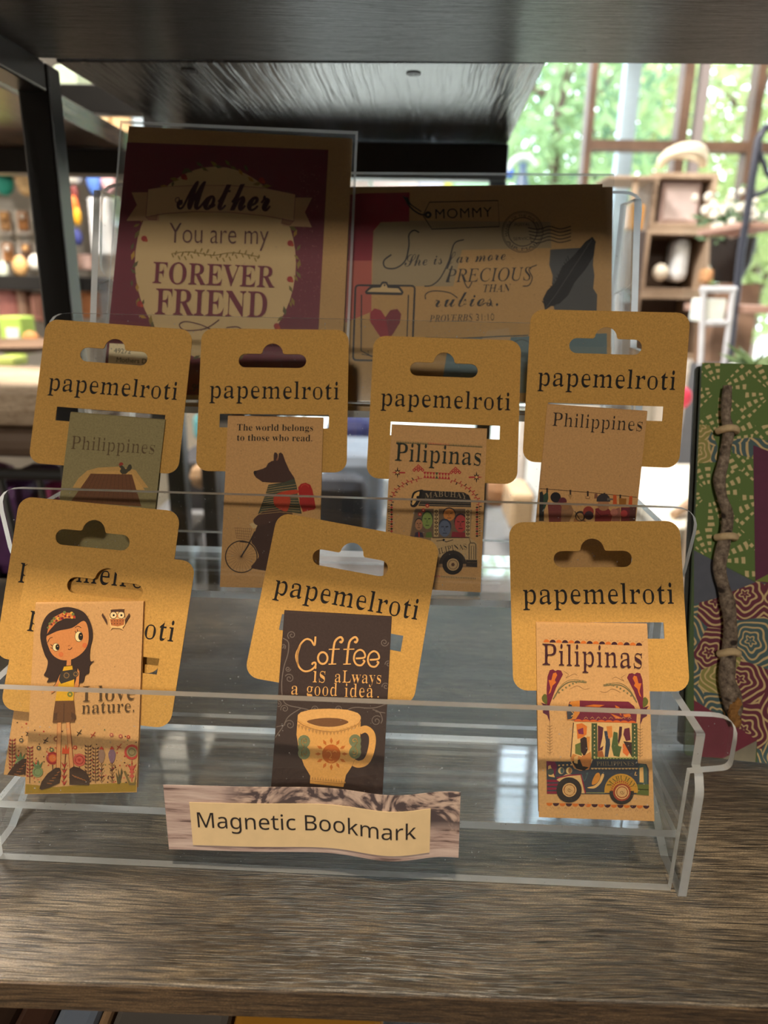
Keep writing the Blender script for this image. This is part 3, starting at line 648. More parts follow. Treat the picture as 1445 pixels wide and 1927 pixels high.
def art_jeep_bw(A, B):
    A.tr = B.tr = (690, 780, 5.352); R_ = rgb(178, 48, 52); G_ = rgb(70, 78, 52)
    B.text('Pilipinas', 'serif', (283, 465), (1145, 515), rgb(44, 48, 40), hs=1.16, dx=.026, dy=-.002)
    for k in range(52):
        x = 300 + k * 16.7; y = 280 + k * .98
        A.poly([(x, y + 4), (x + 12, y + 4), (x + 7, y - 22)], R_ if 18 < k < 32 else G_)
    A.line([(300, 285), (1150, 328)], 5, G_)
    for k in range(9):
        x0, x1 = 570 + k * 30, 600 + k * 30; y0 = 577 + k * 1.7; y1 = 640 + k * 1.7
        A.poly([(x0, y1), (x1, y1), ((x0 + x1) / 2, y0 + 30)], R_ if k != 4 else G_); A.poly([(x0, y0), (x1, y0), ((x0 + x1) / 2, y0 + 32)], R_ if k != 4 else G_)
    for cx, cyy in ((520, 548), (893, 572)):
        for dx, dy in ((0, -28), (-22, -8), (22, -8), (-42, 12), (0, 12), (42, 12)):
            A.poly([(cx + dx - 19, cyy + dy), (cx + dx, cyy + dy - 19), (cx + dx + 19, cyy + dy), (cx + dx, cyy + dy + 19)], R_); A.disc((cx + dx, cyy + dy), 6, T_CREAM, 6)
    for cx, cyy, d in ((310, 585, 1), (1105, 632, -1)):
        for k in range(8):
            a = k * pi / 4; r = 62 if k % 2 == 0 else 40
            A.poly([(cx + 16 * cos(a - .5), cyy + 16 * sin(a - .5)), (cx + r * cos(a), cyy + r * sin(a)), (cx + 16 * cos(a + .5), cyy + 16 * sin(a + .5))], R_ if k % 4 == 0 else BLK)
        A.disc((cx, cyy), 12, T_CREAM, 8)
        A.line([(cx + d * 20, cyy + d), (cx + d * 78, cyy + 2)], 14, R_)
    for k in range(46):
        a = radians(180 + 180 * k / 45); cx, cyy = 690, 905; p = (cx + 440 * cos(a), cyy + 268 * sin(a) + 22 * cos(a)); q = (cx + (470 if k % 2 else 415) * cos(a), cyy + (296 if k % 2 else 240) * sin(a) + 22 * cos(a))
        if 17 < k < 28: continue
        A.line([p, q], 9, R_ if k % 3 else BLK); A.line([p, ((cx + 440 * cos(a + .08)), cyy + 268 * sin(a + .08) + 22 * cos(a + .08))], 5, R_)
    for sx, x0 in ((-1, 250), (1, 1110)):
        for k in range(13):
            y = 900 + k * 24 + (25 if sx > 0 else 0)
            A.poly([(x0 - 16, y + 12), (x0, y), (x0 + 16, y + 12), (x0, y + 24)], R_ if k % 2 else BLK)
            A.line([(x0 + sx * 18, y + 6), (x0 + sx * 34, y + 6)], 6, BLK)
    # jeepney body
    A.poly([(480, 960), (1060, 960), (1040, 1240), (1105, 1300), (1110, 1540), (620, 1540), (430, 1240)], rgb(150, 118, 86))
    A.poly([(452, 830), (470, 785), (520, 764), (570, 764), (545, 850), (505, 920), (470, 935), (440, 915)], BLK, sm=True)
    A.poly([(470, 830), (490, 795), (530, 778), (520, 830), (480, 900), (455, 905)], T_CREAM, sm=True); A.disc((515, 835), 16, BLK, 8)
    A.poly([(560, 764), (980, 785), (1030, 815), (1050, 870), (1050, 935), (520, 920), (548, 850)], rgb(46, 40, 36))
    A.line([(520, 905), (1050, 922)], 6, rgb(150, 126, 96)); A.line([(530, 880), (1050, 898)], 3, rgb(150, 126, 96))
    B.text('MABUHAY', 'serif', (585, 850), (1010, 858), rgb(150, 128, 98), hs=.95, dx=.035, bend=.06)
    A.poly([(490, 950), (1040, 950), (1030, 1240), (440, 1235)], rgb(116, 92, 72))
    def face(cx, cyy, w, h, skin, hair):
        A.disc((cx, cyy - h * .25), w * 1.12, hair, 16, ry=h * .95); A.disc((cx, cyy), w, skin, 16, ry=h)
        A.line([(cx - w * .6, cyy - h * .25), (cx - w * .15, cyy - h * .2)], h * .12, BLK); A.line([(cx + w * .15, cyy - h * .2), (cx + w * .6, cyy - h * .25)], h * .12, BLK)
        A.line([(cx, cyy - h * .1), (cx - w * .1, cyy + h * .25), (cx + w * .15, cyy + h * .27)], h * .06, hair); A.line([(cx - w * .35, cyy + h * .55), (cx + w * .35, cyy + h * .55)], h * .1, hair)
    face(525, 1110, 38, 56, rgb(176, 120, 84), rgb(50, 40, 40)); face(610, 1070, 52, 84, rgb(134, 148, 76), rgb(58, 72, 44))
    face(830, 1010, 58, 62, rgb(206, 128, 62), rgb(60, 46, 40)); face(785, 1150, 60, 84, rgb(96, 102, 122), rgb(54, 58, 72)); face(945, 1100, 60, 88, rgb(176, 66, 62), rgb(60, 42, 44))
    A.poly([(480, 1230), (490, 1190), (525, 1180), (560, 1190), (575, 1240)], rgb(60, 50, 66)); A.line([(525, 1185), (528, 1235)], 12, RED)
    A.poly([(590, 1240), (600, 1190), (650, 1180), (660, 1240)], rgb(92, 112, 56)); A.poly([(850, 1235), (860, 1180), (1000, 1190), (1005, 1240)], rgb(140, 44, 52))
    for x in (700, 1018):
        A.poly([(x - 26, 950), (x + 26, 952), (x + 22, 1232), (x - 26, 1232)], rgb(190, 156, 108))
        for k in range(7): A.poly([(x - 20, 975 + k * 38), (x, 960 + k * 38), (x + 20, 975 + k * 38), (x, 992 + k * 38)], BLK); A.disc((x, 975 + k * 38), 6, T_CREAM, 6)
    for x, y in ((535, 1005), (570, 965), (610, 920)): A.disc((x, y), 20, R_, 10); A.disc((x, y), 8, T_CREAM, 8)
    A.poly([(650, 1240), (1030, 1240), (1110, 1290), (1112, 1470), (720, 1440), (640, 1300)], rgb(196, 160, 112)); A.line([(660, 1242), (1030, 1242), (1045, 1290)], 7, BLK)
    A.line([(700, 1275), (760, 1268), (800, 1285), (870, 1262)], 7, BLK); A.disc((775, 1265), 13, BLK, 8)
    B.text('PILIPINAS', 'serif', (690, 1425), (1010, 1360), rgb(52, 44, 38), hs=1.25, dx=.03, bend=.05)
    A.line([(1030, 1460), (1030, 1310), (1040, 1295), (1085, 1295), (1098, 1310), (1098, 1460)], 9, rgb(70, 58, 50)); A.line([(1052, 1460), (1052, 1325), (1078, 1325), (1078, 1460)], 6, rgb(70, 58, 50))
    A.disc((865, 1505), 135, rgb(58, 48, 42), 26, a0=180, a1=360); A.poly([(1000, 1465), (1112, 1465), (1112, 1540), (1000, 1530)], rgb(58, 48, 42))
    A.line([(1010, 1490), (1105, 1492)], 6, rgb(130, 104, 78)); A.disc((865, 1510), 104, rgb(42, 36, 34), 26); A.disc((868, 1512), 62, rgb(190, 154, 108), 20); A.ring((868, 1512), 46, 7, rgb(120, 92, 66), 18); A.disc((868, 1512), 18, rgb(96, 66, 50), 12)
    for k in range(26): x = 660 + k * 17; A.poly([(x, 1620 + k), (x + 12, 1620 + k), (x + 6, 1645 + k)], R_ if k < 5 else rgb(120, 104, 66))

def art_line(A, B):
    A.tr = B.tr = (980, 750, 4.25)
    B.text('Philippines', 'serif', (250, 218), (968, 262), rgb(52, 40, 32), hs=1.08, dx=.034, dy=.002)
    A.line([(150, 720), (560, 752), (930, 790)], 5, rgb(70, 46, 34))
    for x, y in ((210, 728), (396, 742), (535, 752), (668, 766), (795, 780)): A.poly([(x - 7, y - 12), (x + 7, y - 12), (x + 7, y + 30), (x - 7, y + 30)], rgb(56, 40, 32))
    A.poly([(375, 768), (412, 770), (396, 810)], rgb(170, 128, 80)); A.line([(520, 782), (520, 800), (550, 802), (550, 784)], 6, rgb(120, 80, 52))
    A.poly([(590, 760), (612, 760), (615, 800), (585, 800)], rgb(130, 84, 60)); A.poly([(738, 770), (765, 772), (768, 845), (735, 845)], rgb(196, 84, 36)); A.poly([(785, 795), (845, 800), (840, 850), (785, 850)], rgb(150, 96, 36)); A.poly([(868, 780), (892, 780), (890, 850), (860, 850)], rgb(196, 84, 36))
    for pts, c in (([(150, 750), (172, 742), (186, 790), (184, 980), (145, 980)], rgb(44, 44, 42)), ([(180, 770), (216, 745), (220, 800), (200, 860), (182, 900)], rgb(54, 74, 56)), ([(215, 850), (300, 820), (330, 870), (320, 990), (225, 990)], rgb(120, 58, 52)), ([(325, 870), (400, 850), (425, 900), (385, 990), (320, 990)], rgb(150, 108, 74)),
                   ([(596, 880), (640, 870), (700, 880), (735, 920), (720, 990), (590, 990)], rgb(128, 44, 44)), ([(735, 890), (790, 870), (800, 930), (790, 990), (725, 990)], rgb(150, 92, 76)), ([(800, 870), (870, 870), (870, 990), (800, 990)], rgb(110, 38, 46)), ([(870, 850), (925, 850), (920, 990), (868, 990)], rgb(88, 48, 40)), ([(425, 960), (510, 950), (520, 1000), (420, 1000)], rgb(170, 110, 64))):
        A.poly(pts, c)
    for c, r, col in (((278, 790), 42, rgb(36, 30, 32)), ((335, 822), 32, rgb(96, 40, 48)), ((355, 860), 30, rgb(160, 110, 70)), ((660, 850), 48, rgb(168, 116, 78)), ((475, 940), 42, rgb(52, 42, 40)), ((472, 945), 30, rgb(196, 146, 92)), ((540, 905), 44, rgb(148, 56, 44)), ((545, 935), 36, rgb(60, 42, 50)), ((745, 910), 30, rgb(178, 108, 90)), ((825, 920), 28, rgb(176, 60, 58))): A.disc(c, r, col, 14)
    A.disc((660, 815), 55, rgb(58, 50, 50), 16, a0=170, a1=370); A.poly([(690, 795), (738, 800), (735, 812), (690, 815)], rgb(110, 96, 84)); A.line([(430, 900), (470, 965), (520, 985)], 6, BLK); A.line([(600, 900), (640, 940), (700, 930)], 8, rgb(84, 24, 34))

def flowers(A, dx=0, dy=0):
    o = lambda *p: [(x + dx, y + dy) for x, y in p]; P = lambda x, y: (x + dx, y + dy)
    dk = rgb(92, 58, 40); rd = rgb(176, 58, 44); pk = rgb(196, 90, 72); gr = rgb(112, 120, 72)
    rr = random.Random(4)
    for k in range(150):
        x = rr.uniform(190, 985); y = 1800 - abs(rr.gauss(0, 150)); A.disc(P(x, y), rr.uniform(3, 7), rr.choice((dk, dk, rd, gr, pk)), 6)
    A.line(o((380, 1800), (378, 1660)), 6, dk); A.disc(P(378, 1622), 46, rd, 18); A.disc(P(378, 1622), 26, rgb(206, 108, 52), 14); A.ring(P(378, 1622), 38, 5, rgb(120, 34, 40), 18)
    A.line(o((572, 1800), (570, 1660)), 6, dk); A.disc(P(570, 1635), 46, pk, 18); A.ring(P(570, 1635), 30, 6, rd, 16); A.disc(P(570, 1635), 12, rd, 10)
    A.line(o((945, 1790), (945, 1640)), 6, rd); A.disc(P(945, 1578), 54, rgb(188, 70, 58), 20); A.disc(P(945, 1578), 38, rgb(148, 128, 86), 16); A.ring(P(945, 1578), 24, 5, rgb(96, 84, 56), 14)
    A.poly(o((885, 1715), (900, 1712), (935, 1800), (960, 1800), (990, 1705), (1003, 1708), (970, 1815), (925, 1815)), rgb(120, 100, 56)); A.poly(o((910, 1660), (945, 1690), (980, 1660), (960, 1700), (945, 1730), (930, 1700)), rd)
    for y in (1690, 1720, 1750): A.poly(o((925, y), (945, y - 18), (965, y), (945, y + 18)), pk)
    for cx, col in ((728, rgb(150, 116, 96)), (803, rgb(128, 96, 110))):
        A.line(o((cx, 1800), (cx, 1620)), 5, dk); A.poly(o((cx - 26, 1590), (cx, 1555), (cx + 26, 1590), (cx + 12, 1650), (cx - 12, 1650)), col, sm=True); A.poly(o((cx - 18, 1560), (cx, 1535), (cx + 18, 1560)), rd)
        for k in range(5): A.poly(o((cx - 22, 1660 + k * 28), (cx, 1672 + k * 28), (cx + 22, 1660 + k * 28), (cx, 1688 + k * 28)), dk if k % 2 else rgb(150, 110, 70))
    for cx, y0, n in ((632, 1530, 11), (685, 1545, 10), (215, 1540, 9)):
        A.line(o((cx, 1800), (cx, y0)), 4, dk)
        for k in range(n):
            for sg in (-1, 1): A.poly(o((cx, y0 + 12 + k * 25), (cx + sg * 26, y0 - 6 + k * 25), (cx + sg * 20, y0 + 14 + k * 25)), dk if cx > 300 else rgb(140, 48, 44))
    A.poly(o((830, 1720), (850, 1760), (845, 1690), (862, 1750), (870, 1690), (880, 1720), (860, 1805), (842, 1805)), rgb(88, 78, 48))
    A.disc(P(272, 1720), 38, rgb(124, 140, 92), 16); A.ring(P(272, 1720), 26, 4, rgb(88, 104, 66), 14); A.poly(o((250, 1690), (235, 1640), (262, 1672), (276, 1630), (286, 1672), (310, 1640), (294, 1690)), rgb(92, 112, 72))
    for x, y, r, c in ((280, 1548, 16, rgb(96, 84, 66)), (372, 1562, 16, rgb(92, 108, 72)), (405, 1485, 20, rgb(150, 92, 56)), (540, 1545, 14, rd), (800, 1455, 14, rgb(176, 90, 76)), (865, 1465, 15, rgb(176, 90, 76)), (920, 1470, 13, rd)): A.disc(P(x, y), r, c, 10); A.disc(P(x, y), r * .4, T_CREAM, 6)
    for x, y, c in ((330, 1495, BLK), (570, 1440, BLK), (668, 1455, rd), (855, 1540, rd)):
        A.line(o((x - 16, y + 22), (x + 16, y - 22)), 5, c); A.poly(o((x, y), (x - 22, y - 10), (x - 8, y + 4)), c); A.poly(o((x, y), (x + 22, y + 8), (x + 6, y + 10)), c)
def shoes(A, dx=0, dy=0):
    o = lambda *p: [(x + dx, y + dy) for x, y in p]
    A.poly(o((285, 1840), (300, 1790), (345, 1730), (400, 1690), (430, 1690), (440, 1720), (428, 1800), (350, 1835), (300, 1848)), rgb(62, 42, 32), sm=False)
    A.poly(o((500, 1812), (500, 1700), (530, 1680), (570, 1690), (620, 1720), (645, 1770), (640, 1815)), rgb(62, 42, 32))
    for k in range(5): A.line(o((340 + k * 18, 1800 - k * 18), (375 + k * 14, 1805 - k * 22)), 5, rgb(150, 92, 48)); A.line(o((520 + k * 20, 1740 + k * 8), (545 + k * 18, 1760 + k * 6)), 5, rgb(150, 92, 48))
def art_girl_back(A, B):
    A.tr = (0, 1000, 3.803); d = (-125, -55)
    A.poly([(-10, 1765), (180, 1795), (180, 1870), (-30, 1850)], rgb(136, 106, 34)); flowers(A, *d); shoes(A, -235, -65)
def art_girl(A, B):
    A.tr = B.tr = (0, 1000, 3.803)
    A.poly([(177, 1808), (400, 1830), (600, 1812), (985, 1795), (991, 1876), (172, 1893)], rgb(152, 120, 34))
    flowers(A)
    H = rgb(56, 40, 34)
    # legs
    for a, b in (((415, 1365), (405, 1700)), ((440, 1365), (432, 1705)), ((478, 1365), (502, 1690)), ((500, 1365), (530, 1690))): A.line([a, b], 5, rgb(158, 84, 48))
    A.poly([(415, 1365), (442, 1365), (434, 1705), (408, 1700)], rgb(210, 146, 90)); A.poly([(478, 1365), (500, 1365), (528, 1690), (504, 1690)], rgb(210, 146, 90))
    A.poly([(446, 1590), (452, 1540), (466, 1560), (474, 1520), (484, 1560), (500, 1540), (498, 1590)], rgb(200, 76, 40))
    A.line([(472, 1590), (455, 1810)], 5, rgb(120, 60, 40))
    for k in range(4): A.poly([(440, 1650 + k * 42), (462, 1668 + k * 42), (485, 1650 + k * 42), (462, 1690 + k * 42)], rgb(172, 52, 44))
    shoes(A)
    # hair behind
    A.poly([(500, 542), (420, 552), (350, 590), (310, 650), (292, 730), (298, 800), (322, 880), (345, 930), (335, 990), (318, 1030), (350, 1050), (340, 1080), (390, 1075), (450, 1080), (560, 1085), (600, 1075), (612, 1030), (640, 1010), (645, 960), (678, 925), (655, 930), (645, 900), (650, 830), (666, 760), (662, 690), (635, 620), (590, 570)], H, sm=True)
    # face
    A.poly([(338, 750), (420, 712), (520, 690), (600, 640), (632, 690), (635, 790), (600, 860), (530, 910), (460, 922), (400, 900), (360, 850)], SKIN, sm=True)
    A.poly([(335, 750), (360, 700), (420, 640), (500, 622), (568, 630), (578, 650), (520, 680), (440, 700)], H, sm=False)
    A.poly([(340, 735), (352, 670), (392, 612), (450, 582), (510, 582), (545, 622), (470, 622), (410, 650), (360, 705)], rgb(206, 120, 64))
    rr = random.Random(3)
    for k in range(26): a = k / 25; x = 350 + 185 * a + rr.uniform(-6, 6); y = 690 - 100 * sin(a * 2.1) + rr.uniform(-22, 16) + a * 10; A.disc((x, y), rr.uniform(6, 12), rr.choice((rgb(176, 56, 40), rgb(110, 40, 40), rgb(224, 168, 64), rgb(112, 112, 60))), 8)
    for cx, cyy, rx, ry in ((404, 828, 24, 28), (568, 752, 28, 38)):
        A.disc((cx, cyy), rx, rgb(240, 210, 150), 16, ry=ry); A.ring((cx, cyy), rx, 3, BLK, 16, ry=ry); A.disc((cx + rx * .42, cyy), rx * .58, BLK, 12, ry=ry * .75); A.disc((cx + rx * .5, cyy - ry * .2), 4, T_CREAM, 6)
    for a, b in (((378, 820), (366, 808)), ((380, 836), (366, 832)), ((548, 728), (540, 712)), ((560, 718), (556, 700))): A.line([a, b], 4, BLK)
    A.line([(345, 795), (360, 765), (380, 758)], 4, BLK, sm=True); A.line([(540, 690), (560, 678), (585, 690)], 4, BLK, sm=True)
    A.line([(490, 842), (505, 845), (520, 830)], 5, rgb(90, 50, 36), sm=True); A.line([(490, 820), (505, 815)], 4, rgb(150, 84, 50)); A.disc((610, 815), 18, rgb(206, 108, 60), 12); A.disc((440, 880), 18, rgb(206, 112, 62), 12)
    # body
    A.poly([(482, 922), (512, 915), (512, 975), (478, 975)], SKIN)
    A.poly([(462, 965), (520, 960), (535, 1060), (530, 1212), (398, 1215), (420, 1100)], rgb(216, 162, 40)); A.line([(462, 965), (520, 960)], 6, BLK); A.disc((505, 1165), 20, rgb(112, 120, 52), 12); A.disc((505, 1165), 8, YEL, 8)
    A.poly([(430, 1030), (445, 1000), (460, 1010), (440, 1060), (400, 1140), (370, 1160), (365, 1130), (400, 1100)], SKIN); A.poly([(560, 980), (575, 1000), (572, 1080), (560, 1140), (540, 1150), (530, 1120), (548, 1060)], SKIN)
    A.line([(365, 1135), (400, 1090), (440, 1000)], 4, BLK); A.line([(562, 975), (574, 1010), (570, 1090)], 4, BLK)
    A.poly([(440, 1000), (545, 985), (565, 1030), (530, 1060), (440, 1090), (425, 1060)], rgb(60, 52, 44)); A.disc((480, 1030), 26, rgb(70, 60, 50), 14); A.ring((480, 1030), 18, 4, rgb(150, 110, 60), 12); A.disc((545, 1020), 22, rgb(70, 60, 50), 14); A.ring((545, 1020), 14, 4, rgb(150, 110, 60), 12)
    A.poly([(400, 1212), (532, 1210), (540, 1290), (538, 1362), (380, 1368), (388, 1290)], rgb(104, 68, 40)); A.line([(462, 1230), (460, 1365)], 4, rgb(62, 40, 28)); A.poly([(388, 1300), (415, 1295), (412, 1350), (384, 1350)], rgb(84, 56, 36)); A.poly([(512, 1290), (545, 1310), (548, 1340), (515, 1350)], rgb(84, 56, 36))
    # owl
    c = rgb(232, 186, 120)
    for sg, x in ((-1, 770), (1, 895)): A.poly([(x, 640), (x + sg * -0 - sg * 0, 668), (x + sg * 40 - (0 if sg > 0 else 0), 600), (x + sg * 32, 585), (x + sg * 10, 620)], BRN)
    A.poly([(790, 670), (785, 610), (795, 560), (788, 548), (815, 562), (870, 558), (896, 545), (888, 565), (895, 610), (898, 665), (880, 690), (885, 705), (860, 692), (810, 690), (790, 706), (798, 690)], c); A.poly([(795, 560), (890, 555), (892, 585), (842, 575), (796, 590)], BRN)
    for x in (815, 870): A.disc((x, 600), 25, rgb(240, 206, 150), 14); A.ring((x, 600), 25, 5, BRN, 14); A.disc((x + 2, 600), 8, BLK, 8)
    A.poly([(838, 600), (850, 600), (844, 622)], ORG); A.poly([(790, 628), (895, 625), (890, 668), (845, 680), (800, 672)], rgb(178, 104, 56))
    for k in range(9): A.disc((803 + (k % 5) * 20, 640 + (k // 5) * 20), 4, BRN, 6)
    B.text('I love', 'serif', (596, 1218), (968, 1202), rgb(84, 62, 38), hs=.98, dx=.024); B.text('nature.', 'serif', (588, 1303), (962, 1288), rgb(84, 62, 38), hs=.98, dx=.026)

def art_coffee(A, B):
    A.tr = B.tr = (480, 1130, 3.803); C_ = rgb(226, 168, 98); gy = rgb(112, 98, 90); mg = rgb(226, 164, 88); dm = rgb(168, 116, 66)
    # C with curls, then the words
    B.line([(432, 258), (425, 320), (400, 285), (362, 278), (322, 320), (300, 400), (312, 470), (350, 505), (395, 500), (430, 470), (430, 445), (412, 448), (408, 460)], 13, C_, sm=True)
    B.line([(330, 310), (298, 390), (310, 475)], 22, C_, sm=True, taper=True)
    B.ring((484, 412), 34, 14, C_, 22, ry=42)
    for x in (555, 660):
        B.line([(x - 5, 455), (x + 8, 330), (x + 22, 285), (x + 55, 262), (x + 72, 280), (x + 62, 300), (x + 50, 292)], 15, C_, sm=True); B.line([(x - 28, 350), (x + 50, 348)], 8, C_); B.line([(x - 30, 456), (x + 25, 454)], 8, C_)
    for x, y in ((745, 415), (845, 425)):
        B.line([(x - 25, y), (x + 38, y - 8), (x + 34, y - 45), (x + 5, y - 62), (x - 28, y - 40), (x - 38, y + 5), (x - 20, y + 42), (x + 15, y + 48), (x + 38, y + 20), (x + 25, y + 12)], 13, C_, sm=True)
    B.text('is', 'serif', (412, 585), (500, 588), C_, hs=1.2, dx=.032); B.text('aLways', 'serif', (570, 585), (900, 595), C_, hs=1.2, dx=.03, gap=1.05)
    B.text('a', 'serif', (258, 672), (308, 674), C_, hs=1.1, dx=.03); B.text('good', 'serif', (368, 678), (585, 684), C_, hs=1.25, dx=.03, gap=1.05); B.text('idea', 'serif', (640, 690), (845, 694), C_, hs=1.25, dx=.03, gap=1.08); B.disc((880, 690), 6, C_, 8)
    # vine curls
    A.line([(200, 270), (238, 300), (235, 380), (205, 480), (190, 600), (200, 710), (240, 750), (330, 770), (390, 790), (420, 850)], 7, gy, sm=True)
    for c, r, a, d in (((262, 248), 32, 2.2, 1), ((200, 330), 20, 1, -1), ((235, 490), 20, 0, 1), ((245, 558), 34, 3.6, 1), ((165, 742), 26, 4, 1), ((212, 775), 30, 2.8, 1), ((248, 890), 38, 3, 1), ((925, 300), 30, 0, 1), ((955, 455), 26, 3, 1), ((935, 615), 28, 3, 1), ((868, 862), 40, 5.5, -1), ((430, 778), 26, 3, 1), ((600, 778), 26, 3, 1)): A.curl(c, r, 1.5, a, 6, gy, d)
    A.line([(330, 770), (240, 830), (200, 900), (140, 985)], 7, gy, sm=True); A.line([(150, 905), (215, 890)], 6, gy); A.line([(455, 775), (455, 850)], 6, gy); A.line([(580, 770), (580, 850)], 6, gy)
    A.line([(625, 850), (660, 785), (720, 765), (800, 770), (870, 765), (950, 735)], 7, gy, sm=True); A.line([(840, 780), (890, 800), (910, 850), (900, 880)], 7, gy, sm=True); A.line([(860, 795), (930, 805)], 6, gy)
    # mug
    A.line([(748, 935), (790, 920), (830, 950), (840, 1010), (822, 1100), (790, 1155), (740, 1172), (705, 1160)], 48, mg, sm=True)
    A.poly([(305, 830), (325, 800), (400, 780), (530, 774), (660, 782), (735, 805), (756, 835), (752, 980), (735, 1090), (690, 1190), (650, 1250), (632, 1335), (392, 1310), (395, 1255), (350, 1180), (315, 1080), (296, 960)], mg)
    A.poly([(305, 830), (330, 802), (420, 780), (530, 775), (650, 782), (730, 805), (756, 835), (740, 872), (650, 910), (560, 922), (450, 905), (340, 872)], rgb(232, 172, 100), sm=True)
    A.poly([(370, 866), (440, 846), (530, 840), (620, 848), (668, 872), (600, 898), (520, 904), (440, 895)], rgb(122, 80, 48), sm=True)
    A.line([(300, 860), (350, 895), (450, 928), (560, 938), (650, 925), (735, 885), (755, 850)], 5, dm, sm=True)
    for k in range(18):
        t = k / 17; x = 312 + t * 430; y = 895 + 55 * sin(pi * t) - 8 * t; A.poly([(x - 12, y - 8), (x + 13, y - 8), (x, y + 22)], rgb(190, 136, 74))
    for k in range(13): x = 402 + k * 19; y = 1268 + k * 2; A.poly([(x, y + 14), (x + 18, y + 16), (x + 9, y - 10)], rgb(190, 136, 74))
    A.line([(395, 1290), (636, 1312)], 4, dm)
    gt = rgb(118, 122, 86)
    for x, y, s in ((350, 1050, 1), (715, 1045, -1)):
        for dy in (-42, 42): A.disc((x, y + dy), 44, gt, 14, ry=46); A.curl((x + 4 * s, y + dy), 26, 1.3, 2, 7, mg, s)
        A.disc((x - 10 * s, y), 34, gt, 12); A.line([(x - 20 * s, y - 30), (x, y), (x - 20 * s, y + 30)], 6, mg, sm=True)
    A.disc((545, 1098), 66, rgb(190, 98, 34), 22, ry=68)
    for k in range(12):
        a = k * pi / 6 - pi / 2; r0, r1 = 72, 118; A.poly([(545 + r0 * cos(a), 1098 + r0 * sin(a)), (545 + (r0 + 22) * cos(a - .12), 1098 + (r0 + 22) * sin(a - .12)), (545 + r1 * cos(a), 1098 + r1 * sin(a)), (545 + (r0 + 22) * cos(a + .12), 1098 + (r0 + 22) * sin(a + .12))], rgb(196, 106, 38))
    lt = rgb(222, 150, 76)
    A.line([(540, 1080), (545, 1110), (532, 1130), (550, 1132)], 5, lt, sm=True); A.line([(510, 1082), (525, 1076), (536, 1086)], 5, lt, sm=True); A.line([(556, 1086), (570, 1076), (584, 1086)], 5, lt, sm=True); A.line([(525, 1148), (545, 1156), (566, 1148)], 5, lt, sm=True)

